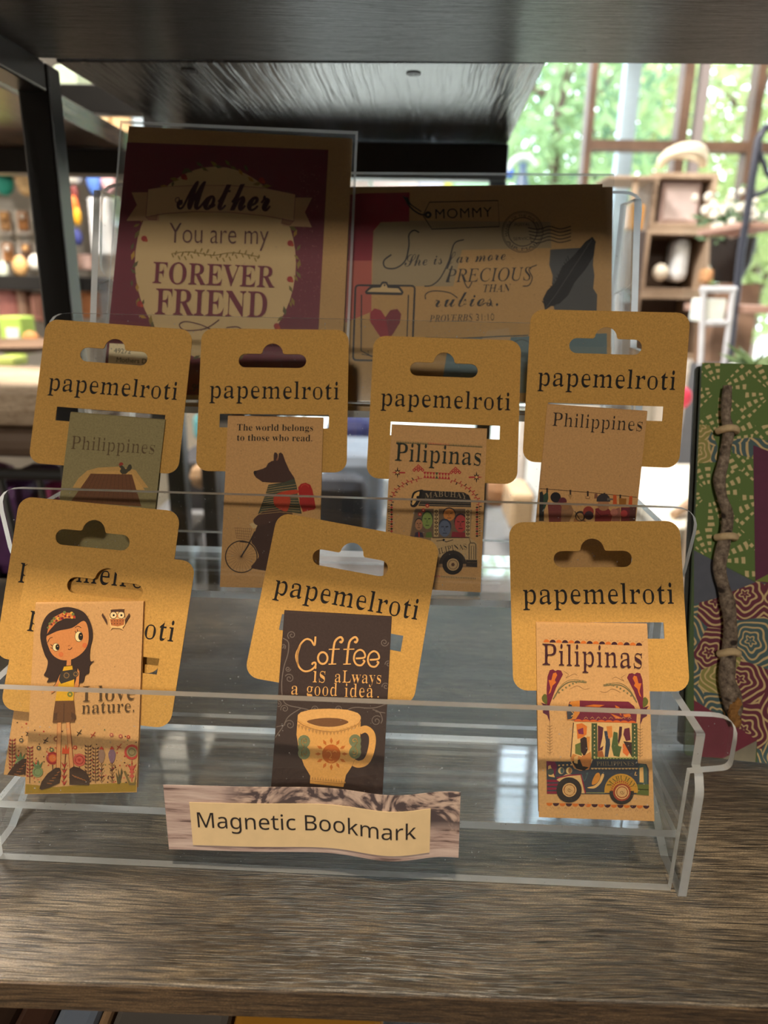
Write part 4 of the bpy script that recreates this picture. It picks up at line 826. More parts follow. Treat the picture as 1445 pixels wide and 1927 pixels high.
def art_jeep(A, B):
    A.tr = B.tr = (980, 1150, 4.7); dk = rgb(62, 28, 36)
    for k in range(16):
        x = 200 + k * 54.5; y = 276 + k * 1.95; A.disc((x + 27, y), 27, ORG if k % 2 == 0 else dk, 14, ry=26, a0=180, a1=360)
        A.line([(x + 45, y - 40), (x + 55, y - 28), (x + 66, y - 40)], 3, rgb(150, 98, 66))
        x = 225 + k * 57; y = 1696 + k * 1.6; A.disc((x + 28, y), 28, ORG if k % 2 == 0 else dk, 14, ry=28, a0=0, a1=180)
        A.line([(x + 45, y + 52), (x + 56, y + 34), (x + 67, y + 52)], 3, rgb(150, 98, 66))
    B.text('Pilipinas', 'serif', (190, 474), (1072, 505), dk, hs=1.18, dx=.034, dy=-.003)
    for s, cx in ((1, 0), (-1, 0)):
        f = (lambda x, y: (x, y)) if s > 0 else (lambda x, y: (1305 - x + 5, y + 28))
        A.poly([f(*p) for p in ((240, 960), (255, 830), (310, 680), (372, 560), (355, 525), (325, 520), (305, 530), (285, 515), (255, 522), (235, 580), (228, 680), (228, 800))], MAR)
        A.poly([f(*p) for p in ((245, 735), (262, 680), (245, 610), (270, 610), (285, 550), (310, 542), (322, 565), (300, 610), (312, 630), (280, 660), (262, 720))], ORG)
        A.poly([f(*p) for p in ((185, 765), (205, 735), (228, 745), (230, 820), (195, 800))], rgb(92, 92, 40), sm=True); A.poly([f(*p) for p in ((178, 810), (240, 830), (250, 880), (258, 985), (232, 920), (195, 900), (195, 830))], rgb(84, 34, 54))
        A.line([f(*p) for p in ((285, 780), (350, 680), (440, 625), (580, 632))], 10, rgb(110, 100, 66), sm=True); A.line([f(*p) for p in ((290, 770), (350, 665), (440, 608), (580, 622))], 4, rgb(110, 100, 66), sm=True)
        for k in range(9): A.disc(f(305 + k * 32 - k * k * .2, 745 - 125 * sin(k / 8 * pi / 2)), 9, rgb(120, 110, 72), 8)
        A.line([f(*p) for p in ((430, 690), (500, 660), (560, 690), (610, 680))], 3, rgb(150, 112, 72), sm=True); A.line([f(*p) for p in ((380, 530), (420, 560), (400, 590), (470, 555), (500, 570))], 3, rgb(150, 112, 72), sm=True)
        for k in range(10): A.line([f(232, 1010 + k * 26), f(255, 1022 + k * 26), f(280, 1008 + k * 26)], 3, rgb(120, 90, 60))
        A.line([f(255, 980), f(258, 1275)], 3, rgb(120, 90, 60))
    # passengers on cream, then the jeepney
    A.poly([(465, 980), (1020, 990), (1030, 1400), (440, 1400)], rgb(216, 172, 112))
    for pts, c in (([(490, 1000), (540, 990), (585, 1020), (580, 1090), (540, 1120), (500, 1130), (495, 1060)], ORG), ([(500, 1050), (550, 1030), (555, 1090), (510, 1085)], rgb(120, 40, 70)), ([(480, 1180), (530, 1160), (540, 1280), (480, 1260)], GRN), ([(525, 1130), (560, 1110), (600, 1130), (590, 1230), (560, 1290), (530, 1240)], rgb(50, 34, 32)), ([(540, 1280), (620, 1260), (620, 1400), (530, 1380)], rgb(186, 92, 44)), ([(580, 1110), (610, 1110), (605, 1240), (590, 1220)], rgb(200, 130, 60)),
                   ([(680, 1010), (730, 1030), (720, 1120), (700, 1210), (730, 1190), (720, 1230), (680, 1240)], rgb(84, 34, 48)), ([(735, 1060), (780, 1060), (790, 1180), (770, 1290), (740, 1290), (750, 1150)], NAVY), ([(755, 1020), (805, 1015), (810, 1110), (775, 1130)], rgb(206, 124, 56)), ([(820, 1065), (855, 1075), (860, 1190), (890, 1200), (870, 1290), (820, 1280), (800, 1200)], rgb(72, 88, 48)), ([(870, 1020), (895, 1022), (890, 1100), (865, 1180), (858, 1150)], rgb(70, 34, 40)), ([(900, 1170), (930, 1180), (960, 1250), (940, 1285), (900, 1250)], rgb(206, 104, 48)), ([(915, 1040), (960, 1030), (970, 1140), (930, 1150), (905, 1090)], rgb(96, 36, 50)), ([(905, 1150), (980, 1160), (980, 1290), (930, 1200)], rgb(58, 36, 34)), ([(670, 1240), (720, 1235), (740, 1300), (670, 1300)], rgb(150, 84, 44))):
        A.poly(pts, c)
    for x in (650, 1005):
        A.poly([(x - 26, 990), (x + 24, 992), (x + 28, 1310), (x - 26, 1310)], rgb(66, 78, 46))
        for k in range(9): A.disc((x, 1015 + k * 34), 6, rgb(216, 180, 120), 6)
    A.line([(465, 985), (440, 1290)], 8, rgb(80, 52, 42))
    A.poly([(430, 800), (520, 790), (950, 800), (1000, 840), (1025, 900), (1020, 985), (480, 965), (410, 960), (412, 850)], MAR)
    A.poly([(408, 965), (400, 900), (420, 830), (440, 800), (520, 790), (520, 900), (485, 955)], rgb(198, 122, 48)); A.poly([(410, 960), (405, 890), (425, 820), (450, 830), (470, 900), (450, 950)], rgb(62, 62, 68)); A.line([(440, 880), (470, 910), (445, 930)], 6, T_CREAM)
    for p in ([(560, 840), (640, 825), (740, 830), (690, 850)], [(790, 905), (860, 930), (900, 950), (840, 950)], [(830, 830), (870, 850), (890, 930), (850, 880)], [(900, 915), (960, 905), (975, 930), (920, 940)]): A.poly(p, ORG)
    for k in range(8): A.disc((505 + k * 68, 975 + k * 2), 36, rgb(206, 92, 36), 14, ry=20, a0=180, a1=360); A.line([(560 + k * 55, 950), (575 + k * 55, 935), (590 + k * 55, 950)], 3, T_CREAM)
    A.poly([(225, 1330), (440, 1330), (470, 1390), (520, 1410), (600, 1400), (640, 1300), (1030, 1300), (1035, 1345), (1110, 1352), (1130, 1400), (1130, 1620), (230, 1615)], rgb(58, 62, 70))
    A.poly([(225, 1325), (300, 1330), (320, 1370), (300, 1460), (240, 1450)], rgb(110, 36, 66)); A.poly([(240, 1370), (260, 1360), (300, 1470), (245, 1460)], T_CREAM); A.disc((262, 1420), 30, rgb(70, 76, 68), 10)
    for k in range(4): A.line([(330 + k * 36, 1365 - k * 2), (345 + k * 36, 1362 - k * 2)], 12, T_CREAM)
    for x in (355, 425): A.disc((x, 1410), 27, rgb(214, 180, 118), 14, ry=30); A.disc((x + 8, 1410), 16, TEAL if x < 400 else rgb(150, 100, 60), 10, ry=26)
    for k in range(4): A.poly([(228, 1490 + k * 34), (330, 1490 + k * 34), (330, 1512 + k * 34), (230, 1512 + k * 34)], rgb(130, 34, 56))
    A.poly([(315, 1490), (400, 1440), (530, 1450), (570, 1610), (480, 1610)], rgb(214, 172, 112)); A.line([(315, 1475), (420, 1452), (530, 1445), (570, 1610)], 12, rgb(140, 40, 60))
    A.poly([(440, 1300), (470, 1385), (530, 1410), (600, 1400), (625, 1310), (615, 1240), (540, 1290), (460, 1260)], rgb(190, 120, 60)); A.poly([(450, 1330), (520, 1310), (545, 1370), (600, 1380), (560, 1410), (490, 1395)], BLK); A.poly([(470, 1290), (505, 1270), (500, 1350), (470, 1340)], rgb(206, 160, 96))
    A.text('PHILIPPINES', 'serif', (670, 1366), (1000, 1366), rgb(150, 132, 100), hs=1.0, dx=.025); A.line([(640, 1300), (1030, 1305)], 12, rgb(84, 96, 56))
    for k in range(14): A.poly([(640 + k * 28, 1290), (652 + k * 28, 1310), (664 + k * 28, 1290)], rgb(160, 160, 96)); A.disc((632 + k * 30, 1385), 14, rgb(214, 172, 112), 10, ry=14, a0=0, a1=180)
    A.poly([(630, 1500), (660, 1440), (690, 1430), (700, 1470), (670, 1520), (630, 1535)], rgb(204, 132, 52), sm=True); A.poly([(585, 1560), (650, 1540), (690, 1500), (715, 1440), (735, 1450), (705, 1520), (650, 1565)], T_CREAM, sm=True); A.line([(540, 1450), (560, 1500), (590, 1430), (575, 1440)], 8, TEAL, sm=True)
    A.poly([(1040, 1370), (1060, 1352), (1100, 1360), (1115, 1390), (1118, 1530), (1040, 1520)], rgb(74, 92, 82)); A.poly([(1048, 1385), (1080, 1378), (1085, 1515), (1048, 1512)], T_CREAM); A.line([(1015, 1420), (1005, 1450), (1025, 1450)], 8, T_CREAM); A.poly([(1020, 1530), (1130, 1530), (1130, 1630), (1020, 1620)], rgb(92, 100, 48)); A.line([(1020, 1575), (1130, 1578)], 8, rgb(60, 68, 40))
    for k in range(14): A.disc((580 + k * 12, 1605), 5, rgb(150, 150, 90), 6)
    A.disc((885, 1585), 148, rgb(194, 140, 50), 26, a0=172, a1=368)
    for k in range(15): a = radians(185 + k * 12.5); A.poly([(885 + 78 * cos(a - .1), 1590 + 78 * sin(a - .1)), (885 + 98 * cos(a), 1590 + 98 * sin(a)), (885 + 78 * cos(a + .1), 1590 + 78 * sin(a + .1))], rgb(160, 62, 40))
    A.arctext('MABUHAY', 'serif', (885, 1590), 96, 200, 345, rgb(96, 84, 40), 62, dx=.02)
    for cx, cyy, r in ((425, 1580, 112), (890, 1600, 108)):
        A.disc((cx, cyy), r, rgb(48, 42, 38), 28) if cx < 800 else A.disc((cx, cyy), r, rgb(48, 42, 38), 28, a0=-6, a1=186)
        if cx > 800: A.disc((cx, cyy), 78, rgb(150, 64, 42), 24)
        A.disc((cx + 3, cyy), 62, rgb(214, 164, 104), 22); A.ring((cx + 3, cyy), 48, 8, rgb(168, 74, 52), 20); A.disc((cx + 3, cyy), 38, rgb(206, 160, 104), 18); A.curl((cx + 3, cyy), 20, 1.2, 0, 5, rgb(120, 80, 52))

hang_product(0, 'olive green bookmark with a thatched hut roof and rooster, on a kraft hang card', M['kraft_olive'], art_hut)
hang_product(1, 'bookmark of a brown dog riding a bicycle, on a kraft hang card', M['kraft_panel'], art_dog, ext=.0033)
hang_product(2, 'bookmark with a black and white jeepney full of faces, on a kraft hang card', M['kraft_panel'], art_jeep_bw)
hang_product(3, 'bookmark with people under a clothesline below a wide blank space, on a kraft hang card', M['kraft_panel'], art_line, ext=.0066)
hang_product(4, 'bookmark mostly covered by the nature girl bookmark in front, only its flowers showing', M['kraft_panel'], art_girl_back, push=1.004)
hang_product(5, 'bookmark of a girl with binoculars and an owl among flowers, on a kraft hang card', M['kraft_panel'], art_girl, threaded=False, push=1.012)
hang_product(6, 'dark brown bookmark with a cream coffee mug, on a tilted kraft hang card', M['kraft_dark'], art_coffee)
hang_product(7, 'bookmark with a bright coloured jeepney under a maroon roof, on a kraft hang card', M['kraft_panel'], art_jeep, push=1.009)
# ------------------------------------------------------------------ greeting cards in the top tier
PL = radians(20)
def card_frame(y): return frame((0, y, .1515), PL)
CRM = rgb(226, 190, 132)
def quad(mb, fr, pts, th): sheet(mb, fr, pts, (), th)
fm = card_frame(.3465); Q = Art(fm)
gm = thing('greeting_card', (-.085, .35, .1515), 'maroon mother greeting card with a cream banner in a clear sleeve', 'card')
loc = lambda A, L: [(min(.1008, max(-.1425, A.L(p).x)), max(.0006, A.L(p).y)) for p in L]
mb = MB(); quad(mb, fm, loc(Q, [(243, 238), (663.5, 261.6), (640, 758), (173, 758)]), .0006); cs = mb.build('card_sheet', M['kraft_pale'], gm)
A = Art(shift(fm, z=.00034)); B = Art(shift(fm, z=.00034)); A.tr = B.tr = (200, 230, 3.0104)
A.clip = (-.1425, .001, .05, .2); MRN = rgb(120, 26, 46); LG = rgb(150, 120, 36)
A.poly([(117, 113), (1258, 156), (1182, 1545), (-85, 1545)], MRN)
A.disc((618, 800), 456, CRM, 48, ry=548)
rr = random.Random(5)
for k in range(70):
    a = radians(k * 360 / 70 + rr.uniform(-2, 2)); r = rr.uniform(.97, 1.06); c = (618 + 456 * r * cos(a), 800 + 548 * r * sin(a)); t = a + pi / 2 + rr.choice((-.7, .7, .2)); l = rr.uniform(16, 30); w = l * .4
    A.poly([(c[0] - l * cos(t), c[1] - l * sin(t)), (c[0] - w * sin(t), c[1] + w * cos(t)), (c[0] + l * cos(t), c[1] + l * sin(t)), (c[0] + w * sin(t), c[1] - w * cos(t))], rr.choice((LG, rgb(122, 104, 36), rgb(96, 86, 40), rgb(190, 140, 40))))
for c in ((215, 660), (1042, 686), (880, 330), (440, 310), (965, 1155), (190, 1030), (1040, 890)): A.disc(c, 17, rgb(176, 44, 34), 10); A.disc((c[0] + 12, c[1] + 10), 9, rgb(196, 70, 30), 8)
for k in range(130): A.disc((rr.uniform(1090, 1215), rr.uniform(250, 1300)), 2.6, rgb(176, 96, 96), 6)
A.poly([(145, 400), (300, 398), (300, 560), (115, 560), (175, 470)], rgb(206, 160, 112)); A.poly([(1165, 430), (1010, 428), (1000, 590), (1165, 596), (1125, 512)], rgb(206, 160, 112))
A.poly([(225, 535), (290, 520), (285, 556), (240, 552)], rgb(170, 120, 84)); A.poly([(1062, 562), (1000, 545), (992, 575), (1040, 585)], rgb(170, 120, 84))
A.poly([(238, 382), (330, 368), (500, 360), (700, 360), (900, 375), (1072, 412), (1062, 562), (900, 532), (700, 512), (500, 508), (330, 520), (225, 538)], rgb(224, 182, 130))
for L in ([(238, 382), (330, 368), (500, 360), (700, 360), (900, 375), (1072, 412)], [(1062, 562), (900, 532), (700, 512), (500, 508), (330, 520), (225, 538)], [(225, 538), (240, 552), (285, 556), (290, 520)], [(1062, 562), (1040, 585), (992, 575), (1000, 545)], [(238, 382), (225, 538)], [(1072, 412), (1062, 562)]): A.line(L, 3, MRN)
B.text('Mother', 'script', (398, 492), (932, 504), rgb(66, 12, 28), hs=1.5, dx=-.024, dy=-.012)
B.curl((408, 440), 24, 1.2, 0, 5, rgb(74, 16, 32))
B.text('You are my', 'sans', (355, 684), (918, 694), rgb(104, 52, 50), hs=1.42, dx=.014, dy=.012)
for k in range(28):
    x = 372 + k * 18; y = 745 + 14 * sin(k * .5) + k * .7; A.line([(x, y), (x + 10, y - 22 if k % 2 else y + 22)], 7, LG)
A.line([(372, 745), (480, 735), (600, 755), (720, 740), (870, 765)], 4, LG, sm=True)
B.text('FOREVER', 'serif', (262, 912), (952, 938), MRN, hs=1.22, dx=.012, dy=-.004); B.text('FRIEND', 'serif', (276, 1088), (908, 1108), MRN, hs=1.28, dx=.012, dy=-.004)
A.line([(640, 1120), (560, 1170), (450, 1180), (415, 1150), (450, 1130), (540, 1150), (640, 1190), (760, 1180), (740, 1160), (680, 1165)], 6, rgb(110, 60, 60), sm=True)
A.build('picture_print', M['ink_gloss'], cs); B.build('lettering', M['ink_gloss'], cs, over=A)
mb = MB(); quad(mb, shift(fm, z=.0012), loc(Q, [(228, 230), (674, 250), (652, 764), (164, 764)]), .0002); tag(mb.build('sleeve', M['film'], gm), 'clear film sleeve')
mb = MB()
sl = loc(Q, [(228, 230), (674, 250), (652, 764), (164, 764)]); sli = loc(Q, [(232, 236), (669, 256), (647, 758), (170, 758)])
for i in range(4): j = (i + 1) % 4; mb.add([fpt(fm, *sl[i], .0014), fpt(fm, *sl[j], .0014), fpt(fm, *sli[j], .0014), fpt(fm, *sli[i], .0014)], [(0, 1, 2, 3)])
mb.build('sleeve_seam', M['film_edge'], gm)
A = Art(shift(fm, z=.0016)); A.poly([(206, 646), (330, 652), (328, 700), (203, 694)], rgb(236, 214, 170)); A.text('49272', 'sans', (214, 664), (246, 666), rgb(90, 84, 76), hs=1); A.text('Mothers Day', 'sans', (219, 681), (287, 685), rgb(60, 50, 44), hs=1); A.text('.99', 'sans', (357, 736), (378, 737), rgb(44, 36, 36), hs=1.1)
A.build('price_sticker', M['ink_gloss'], gm)

fq = card_frame(.3510); Q = Art(fq)
g2 = thing('greeting_card', (.04, .356, .1515), 'wide mommy greeting card with a heart clipboard and black feather in a clear sleeve', 'card')
mb = MB(); quad(mb, fq, loc(Q, [(606, 353), (1133, 347), (1142, 758), (596, 758)]), .0008); cs = mb.build('card_sheet', M['kraft_pale'], g2)
mb = MB(); quad(mb, shift(fq, z=-.0014), loc(Q, [(640, 358), (1172, 350), (1180, 758), (640, 758)]), .0008); mb.build('envelope', M['kraft_pale'], g2)
A = Art(shift(fq, z=.00044)); B = Art(shift(fq, z=.00044)); A.tr = B.tr = (620, 330, 2.4914); KI = rgb(34, 28, 30)
A.poly([(205, 270), (235, 225), (330, 212), (1035, 218), (1040, 340), (620, 350), (580, 520), (200, 520)], rgb(176, 152, 112))
A.poly([(62, 95), (150, 84), (375, 80), (374, 216), (240, 220), (206, 260), (198, 400), (58, 400)], rgb(158, 24, 48)); A.poly([(58, 400), (198, 400), (196, 640), (75, 690), (62, 560)], rgb(196, 92, 74))
A.line([(440, 185), (468, 126), (790, 118), (796, 240), (480, 252), (440, 190)], 5, KI); A.disc((462, 185), 17, KI, 14); A.disc((462, 185), 5, CRM, 8)
A.line([(352, 105), (380, 150), (420, 180), (450, 186)], 8, KI, sm=True); A.line([(365, 102), (380, 135), (430, 170)], 6, KI, sm=True); A.poly([(340, 95), (365, 105), (380, 140), (360, 125)], KI)
B.text('MOMMY', 'sans', (497, 204), (762, 194), KI, hs=1.0, dx=.005, gap=1.1)
IK = rgb(62, 50, 46)
for r, w in ((96, 3), (90, 2), (67, 4)): A.ring((905, 265), r, w, IK, 40)
B.arctext('MANILA OF THE PHILIPPINES', 'sans', (905, 265), 70, 165, 375, IK, 19); B.arctext('AIR MAIL', 'sans', (905, 265), 88, 150, 30, IK, 19, flip=True)
B.text('POSTAL', 'sans', (868, 238), (940, 236), IK, hs=.9); B.text('SERVICE', 'sans', (862, 305), (948, 302), IK, hs=.9)
for k in range(5): y = 245 + k * 16; A.line([(930 + k * 3, y), (980, y + 8), (1030, y - 6), (1080, y + 6), (1132, y - 6)], 5, IK, sm=True)
A.poly([(1035, 348), (1140, 342), (1240, 338), (1235, 420), (1242, 470), (1236, 530), (1255, 560), (1252, 640), (1056, 640), (1040, 560), (1046, 470), (1030, 420)], rgb(84, 84, 84))
A.poly([(1010, 632), (1000, 580), (1020, 540), (1060, 500), (1090, 430), (1150, 370), (1200, 310), (1232, 288), (1248, 310), (1238, 380), (1200, 440), (1150, 500), (1120, 560), (1080, 600), (1040, 612)], rgb(22, 19, 21))
for k in range(16): A.line([(1020 + k * 7, 620 - k * 14), (996 + k * 8, 588 - k * 14)], 4, rgb(22, 19, 21)); A.line([(1026 + k * 9, 612 - k * 10), (1060 + k * 10, 610 - k * 14)], 4, rgb(22, 19, 21))
A.line([(1004, 636), (1060, 560), (1230, 300)], 4, rgb(70, 66, 66))
A.line(fillet([(122, 515), (400, 518), (386, 872), (110, 866)], 18), 9, KI, closed=True); A.line([(150, 560), (148, 822), (195, 848), (360, 850), (370, 560)], 6, KI); A.line([(150, 838), (185, 845), (180, 820)], 4, KI)
A.poly(fillet([(165, 545), (190, 520), (235, 518), (245, 498), (268, 498), (280, 520), (330, 522), (348, 548), (340, 562), (170, 558)], 5), KI); A.poly(fillet([(176, 546), (200, 528), (240, 526), (250, 508), (264, 508), (272, 528), (322, 530), (338, 550)], 4), CRM); A.disc((258, 515), 5, KI, 8)
A.poly([(262, 665), (285, 632), (318, 626), (336, 650), (330, 690), (300, 740), (262, 790), (222, 735), (190, 685), (190, 645), (210, 624), (240, 632)], rgb(164, 26, 44)); A.poly([(262, 665), (285, 632), (318, 626), (336, 650), (330, 690), (300, 740), (280, 760)], rgb(132, 24, 40))
B.text('She is far more', 'script', (352, 428), (826, 396), KI, hs=1.25, dx=.012)
B.line([(420, 268), (395, 258), (372, 280), (372, 330), (355, 400), (310, 435), (262, 432), (255, 400), (290, 372)], 7, KI, sm=True); B.line([(630, 302), (585, 320), (560, 400), (520, 480), (480, 515), (445, 520)], 6, KI, sm=True)
B.text('PRECIOUS', 'ital', (545, 502), (948, 492), KI, hs=1.15, dx=.004); B.line([(972, 420), (935, 440), (950, 480), (935, 515), (905, 520)], 5, KI, sm=True); B.line([(620, 460), (632, 500), (650, 528), (668, 500)], 5, KI, sm=True); B.line([(548, 500), (575, 425)], 7, KI)
B.text('THAN', 'bital', (722, 548), (852, 545), KI, hs=1.1, dx=.02); B.text('rubies.', 'script', (492, 618), (790, 612), KI, hs=1.05, dx=.014)
B.line([(450, 582), (452, 556), (490, 542), (560, 550), (600, 575)], 5, KI, sm=True); B.line([(700, 610), (740, 598), (765, 615)], 4, KI, sm=True); B.text('PROVERBS 31:10', 'bital', (468, 688), (772, 680), KI, hs=1.2, dx=.022)
A.poly([(560, 770), (1300, 740), (1300, 1020), (520, 1020)], rgb(110, 134, 140)); A.poly([(740, 730), (840, 715), (850, 770), (700, 790)], rgb(208, 170, 120))
A.line([(450, 760), (600, 765), (800, 755), (930, 750)], 5, rgb(60, 84, 92)); B.line([(700, 790), (760, 775), (820, 800), (900, 770), (960, 800)], 3, rgb(54, 70, 78), sm=True)
A.build('picture_print', M['ink_gloss'], cs); B.build('lettering', M['ink_gloss'], cs, over=A)
mb = MB(); quad(mb, shift(fq, z=.0013), loc(Q, [(634, 326), (1175, 330), (1186, 764), (628, 764)]), .0002); tag(mb.build('sleeve', M['film'], g2), 'clear film sleeve')
mb = MB(); sl = loc(Q, [(634, 326), (1175, 330), (1186, 764), (628, 764)]); sli = loc(Q, [(640, 331), (1169, 335), (1180, 758), (634, 758)])
for i in range(4): j = (i + 1) % 4; mb.add([fpt(fq, *sl[i], .0015), fpt(fq, *sl[j], .0015), fpt(fq, *sli[j], .0015), fpt(fq, *sli[i], .0015)], [(0, 1, 2, 3)])
mb.build('sleeve_seam', M['film_edge'], g2)

# ------------------------------------------------------------------ sign taped to the front of the stand
fs_ = frame(S(-.02, .2126, .018), 0, ST_YAW); Q = Art(fs_)
xw = [Q.L((u, 1540)).x for u in (307, 480, 740, 862)]
def wv(x, y):
    b = .0042 * math.exp(-((x - xw[2]) / .016) ** 2) + .0006 * math.exp(-((x - xw[1]) / .02) ** 2) + .0014 * max(0, (x - xw[3] + .012) / .012) ** 2
    return b
m, nt, out = mat('printed_weathered_planks'); N = NT(nt); tc = N.n('TexCoord').outputs['Object']
na = N.n('TexNoise', {'Vector': N.n('Mapping', {0: tc, 'Scale': (30, 30, 420)}).outputs[0], 'Scale': 1.0, 'Detail': 6.0, 'Roughness': .65}).outputs['Fac']
nb_ = N.n('TexNoise', {'Vector': tc, 'Scale': 75.0, 'Detail': 4.0, 'Distortion': 2.5}).outputs['Fac']
c1 = N.ramp(na, [(.36, rgb(104, 84, 80)), (.44, rgb(176, 150, 142)), (.62, rgb(210, 188, 178))]); c2 = N.ramp(nb_, [(.44, rgb(84, 72, 74)), (.50, rgb(164, 140, 130)), (.58, rgb(204, 178, 162))])
sx_ = N.n('SeparateXYZ', {0: tc}).outputs[0]; sz_ = N.n('SeparateXYZ', {0: tc}).outputs[2]
msk = N.math('MULTIPLY', N.n('MapRange', {0: sz_, 1: .020, 2: .026}).outputs[0], N.n('MapRange', {0: sx_, 1: -.034, 2: -.024}).outputs[0])
b = N.n('BsdfPrincipled', {'Base Color': N.mix(msk, c1, c2), 'Roughness': .45}); nt.links.new(b.outputs[0], out.inputs[0]); M['planks'] = m
sg = thing('shelf_label', S(-.025, .2125, .003), 'wavy paper sign reading Magnetic Bookmark on the stand front', 'sign')
TL, TR, BR, BL = [Q.L(p) for p in ((307, 1477), (866, 1484), (862, 1606), (318, 1598))]
def grid_sheet(name, c4, zoff, m_, parent, nx=60, ny=8, th=.0002):
    mb = MB(); TL, TR, BR, BL = c4; vs = []
    for j in range(ny + 1):
        for i in range(nx + 1):
            s, t = i / nx, j / ny; p = (BL * (1 - s) + BR * s) * (1 - t) + (TL * (1 - s) + TR * s) * t
            vs.append(fpt(fs_, p.x, p.y, wv(p.x, p.y) + zoff))
    mb.add(vs, [(j * (nx + 1) + i, j * (nx + 1) + i + 1, (j + 1) * (nx + 1) + i + 1, (j + 1) * (nx + 1) + i) for j in range(ny) for i in range(nx)])
    o = mb.build(name, m_, parent); sd = o.modifiers.new('paper', 'SOLIDIFY'); sd.thickness = th; sd.offset = -1; return o
grid_sheet('backing_strip', (TL, TR, BR, BL), 0, M['planks'], sg)
M['cream'] = simple('cream_paper', rgb(226, 196, 150), .7, noise=.04, scale=200)
iv = [Q.L(p) for p in ((357, 1508), (810, 1512), (808, 1594), (364, 1588))]
cst = grid_sheet('cream_strip', iv, .0004, M['cream'], sg)
B = Art(shift(fs_, z=.00052), warp=wv); B.text('Magnetic Bookmark', 'noto', (373, 1556), (783, 1566), rgb(48, 42, 42), hs=1.08)
B.build('lettering', M['ink'], cst)

# ------------------------------------------------------------------ handmade journal
JO = V((.1352, .2935, .0)); JL = radians(19.7); jf = frame(JO, JL, radians(-6.5)); JW, JH = .128, .1835
jf = (JO + V((0, 0, .0012)), jf[1], jf[2], jf[3])
jn = thing('journal', JO + V((.06, 0, 0)), 'handmade journal in green and maroon patchwork paper with a twig clasp', 'book')
mb = MB(); sheet(mb, shift(jf, z=-.0013), fillet([(0, 0), (JW, 0), (JW, JH), (0, JH)], .002), (), .0026); cover = mb.build('front_cover', simple('cover_board', rgb(74, 92, 48), .7), jn)
mb = MB(); sheet(mb, shift(jf, z=-.0075), fillet([(-.0012, .0036), (JW, .0036), (JW, JH), (-.001, JH)], .002), (), .0026); mb.build('back_cover', simple('back_cover_board', rgb(44, 44, 34), .7, noise=.4, scale=160), jn)
mb = MB(); sheet(mb, shift(jf, z=-.0044), [(.003, .0030), (JW - .002, .0030), (JW - .002, JH - .003), (.003, JH - .003)], (), .0034); mb.build('page_block', simple('pages', rgb(110, 92, 72), .9, noise=.1, scale=300), jn)
def uvnodes(N):
    p = N.n('VectorMath', {0: N.n('TexCoord').outputs['Object'], 1: tuple(jf[1])}, operation='DOT_PRODUCT').outputs['Value']
    q = N.n('VectorMath', {0: N.n('TexCoord').outputs['Object'], 1: tuple(jf[2])}, operation='DOT_PRODUCT').outputs['Value']
    return N.n('CombineXYZ', {0: p, 1: q}).outputs[0]
def wave_paper(name):
    m, nt, out = mat(name); N = NT(nt); uv = uvnodes(N)
    wn_ = N.n('TexNoise', {'Vector': uv, 'Scale': 48.0, 'Detail': 2.0}).outputs['Color']
    uvw = N.n('VectorMath', {0: uv, 1: N.n('VectorMath', {0: wn_, 1: (.008, .008, 0)}, operation='MULTIPLY').outputs[0]}, operation='ADD').outputs[0]
    vo = N.n('TexVoronoi', {'Vector': uvw, 'Scale': 60.0, 'Randomness': .8}, voronoi_dimensions='2D')
    df = N.n('VectorMath', {0: N.n('VectorMath', {0: uvw, 1: (60, 60, 0)}, operation='MULTIPLY').outputs[0], 1: N.n('VectorMath', {0: vo.outputs['Position'], 1: (60, 60, 0)}, operation='MULTIPLY').outputs[0]}, operation='SUBTRACT').outputs[0]
    sp = N.n('SeparateXYZ', {0: df}); ang = N.math('ARCTAN2', sp.outputs[1], sp.outputs[0])
    lob = N.math('MULTIPLY', N.math('SINE', N.math('MULTIPLY', ang, 5.0)), .24)
    d = N.math('FRACT', N.math('ADD', N.math('MULTIPLY', vo.outputs['Distance'], 6.5), lob))
    sel = N.n('SeparateXYZ', {0: vo.outputs['Color']}).outputs[0]
    ca = N.ramp(sel, [(.0, rgb(104, 34, 52)), (.36, rgb(70, 92, 92)), (.66, rgb(146, 138, 70))], 'CONSTANT')
    c = N.mix(N.ramp(d, [(.0, (0, 0, 0, 1)), (.62, (0, 0, 0, 1)), (.68, (1, 1, 1, 1)), (.95, (1, 1, 1, 1)), (1, (0, 0, 0, 1))]), ca, rgb(206, 176, 122))
    b = N.n('BsdfPrincipled', {'Base Color': c, 'Roughness': .7}); nt.links.new(b.outputs[0], out.inputs[0]); return m
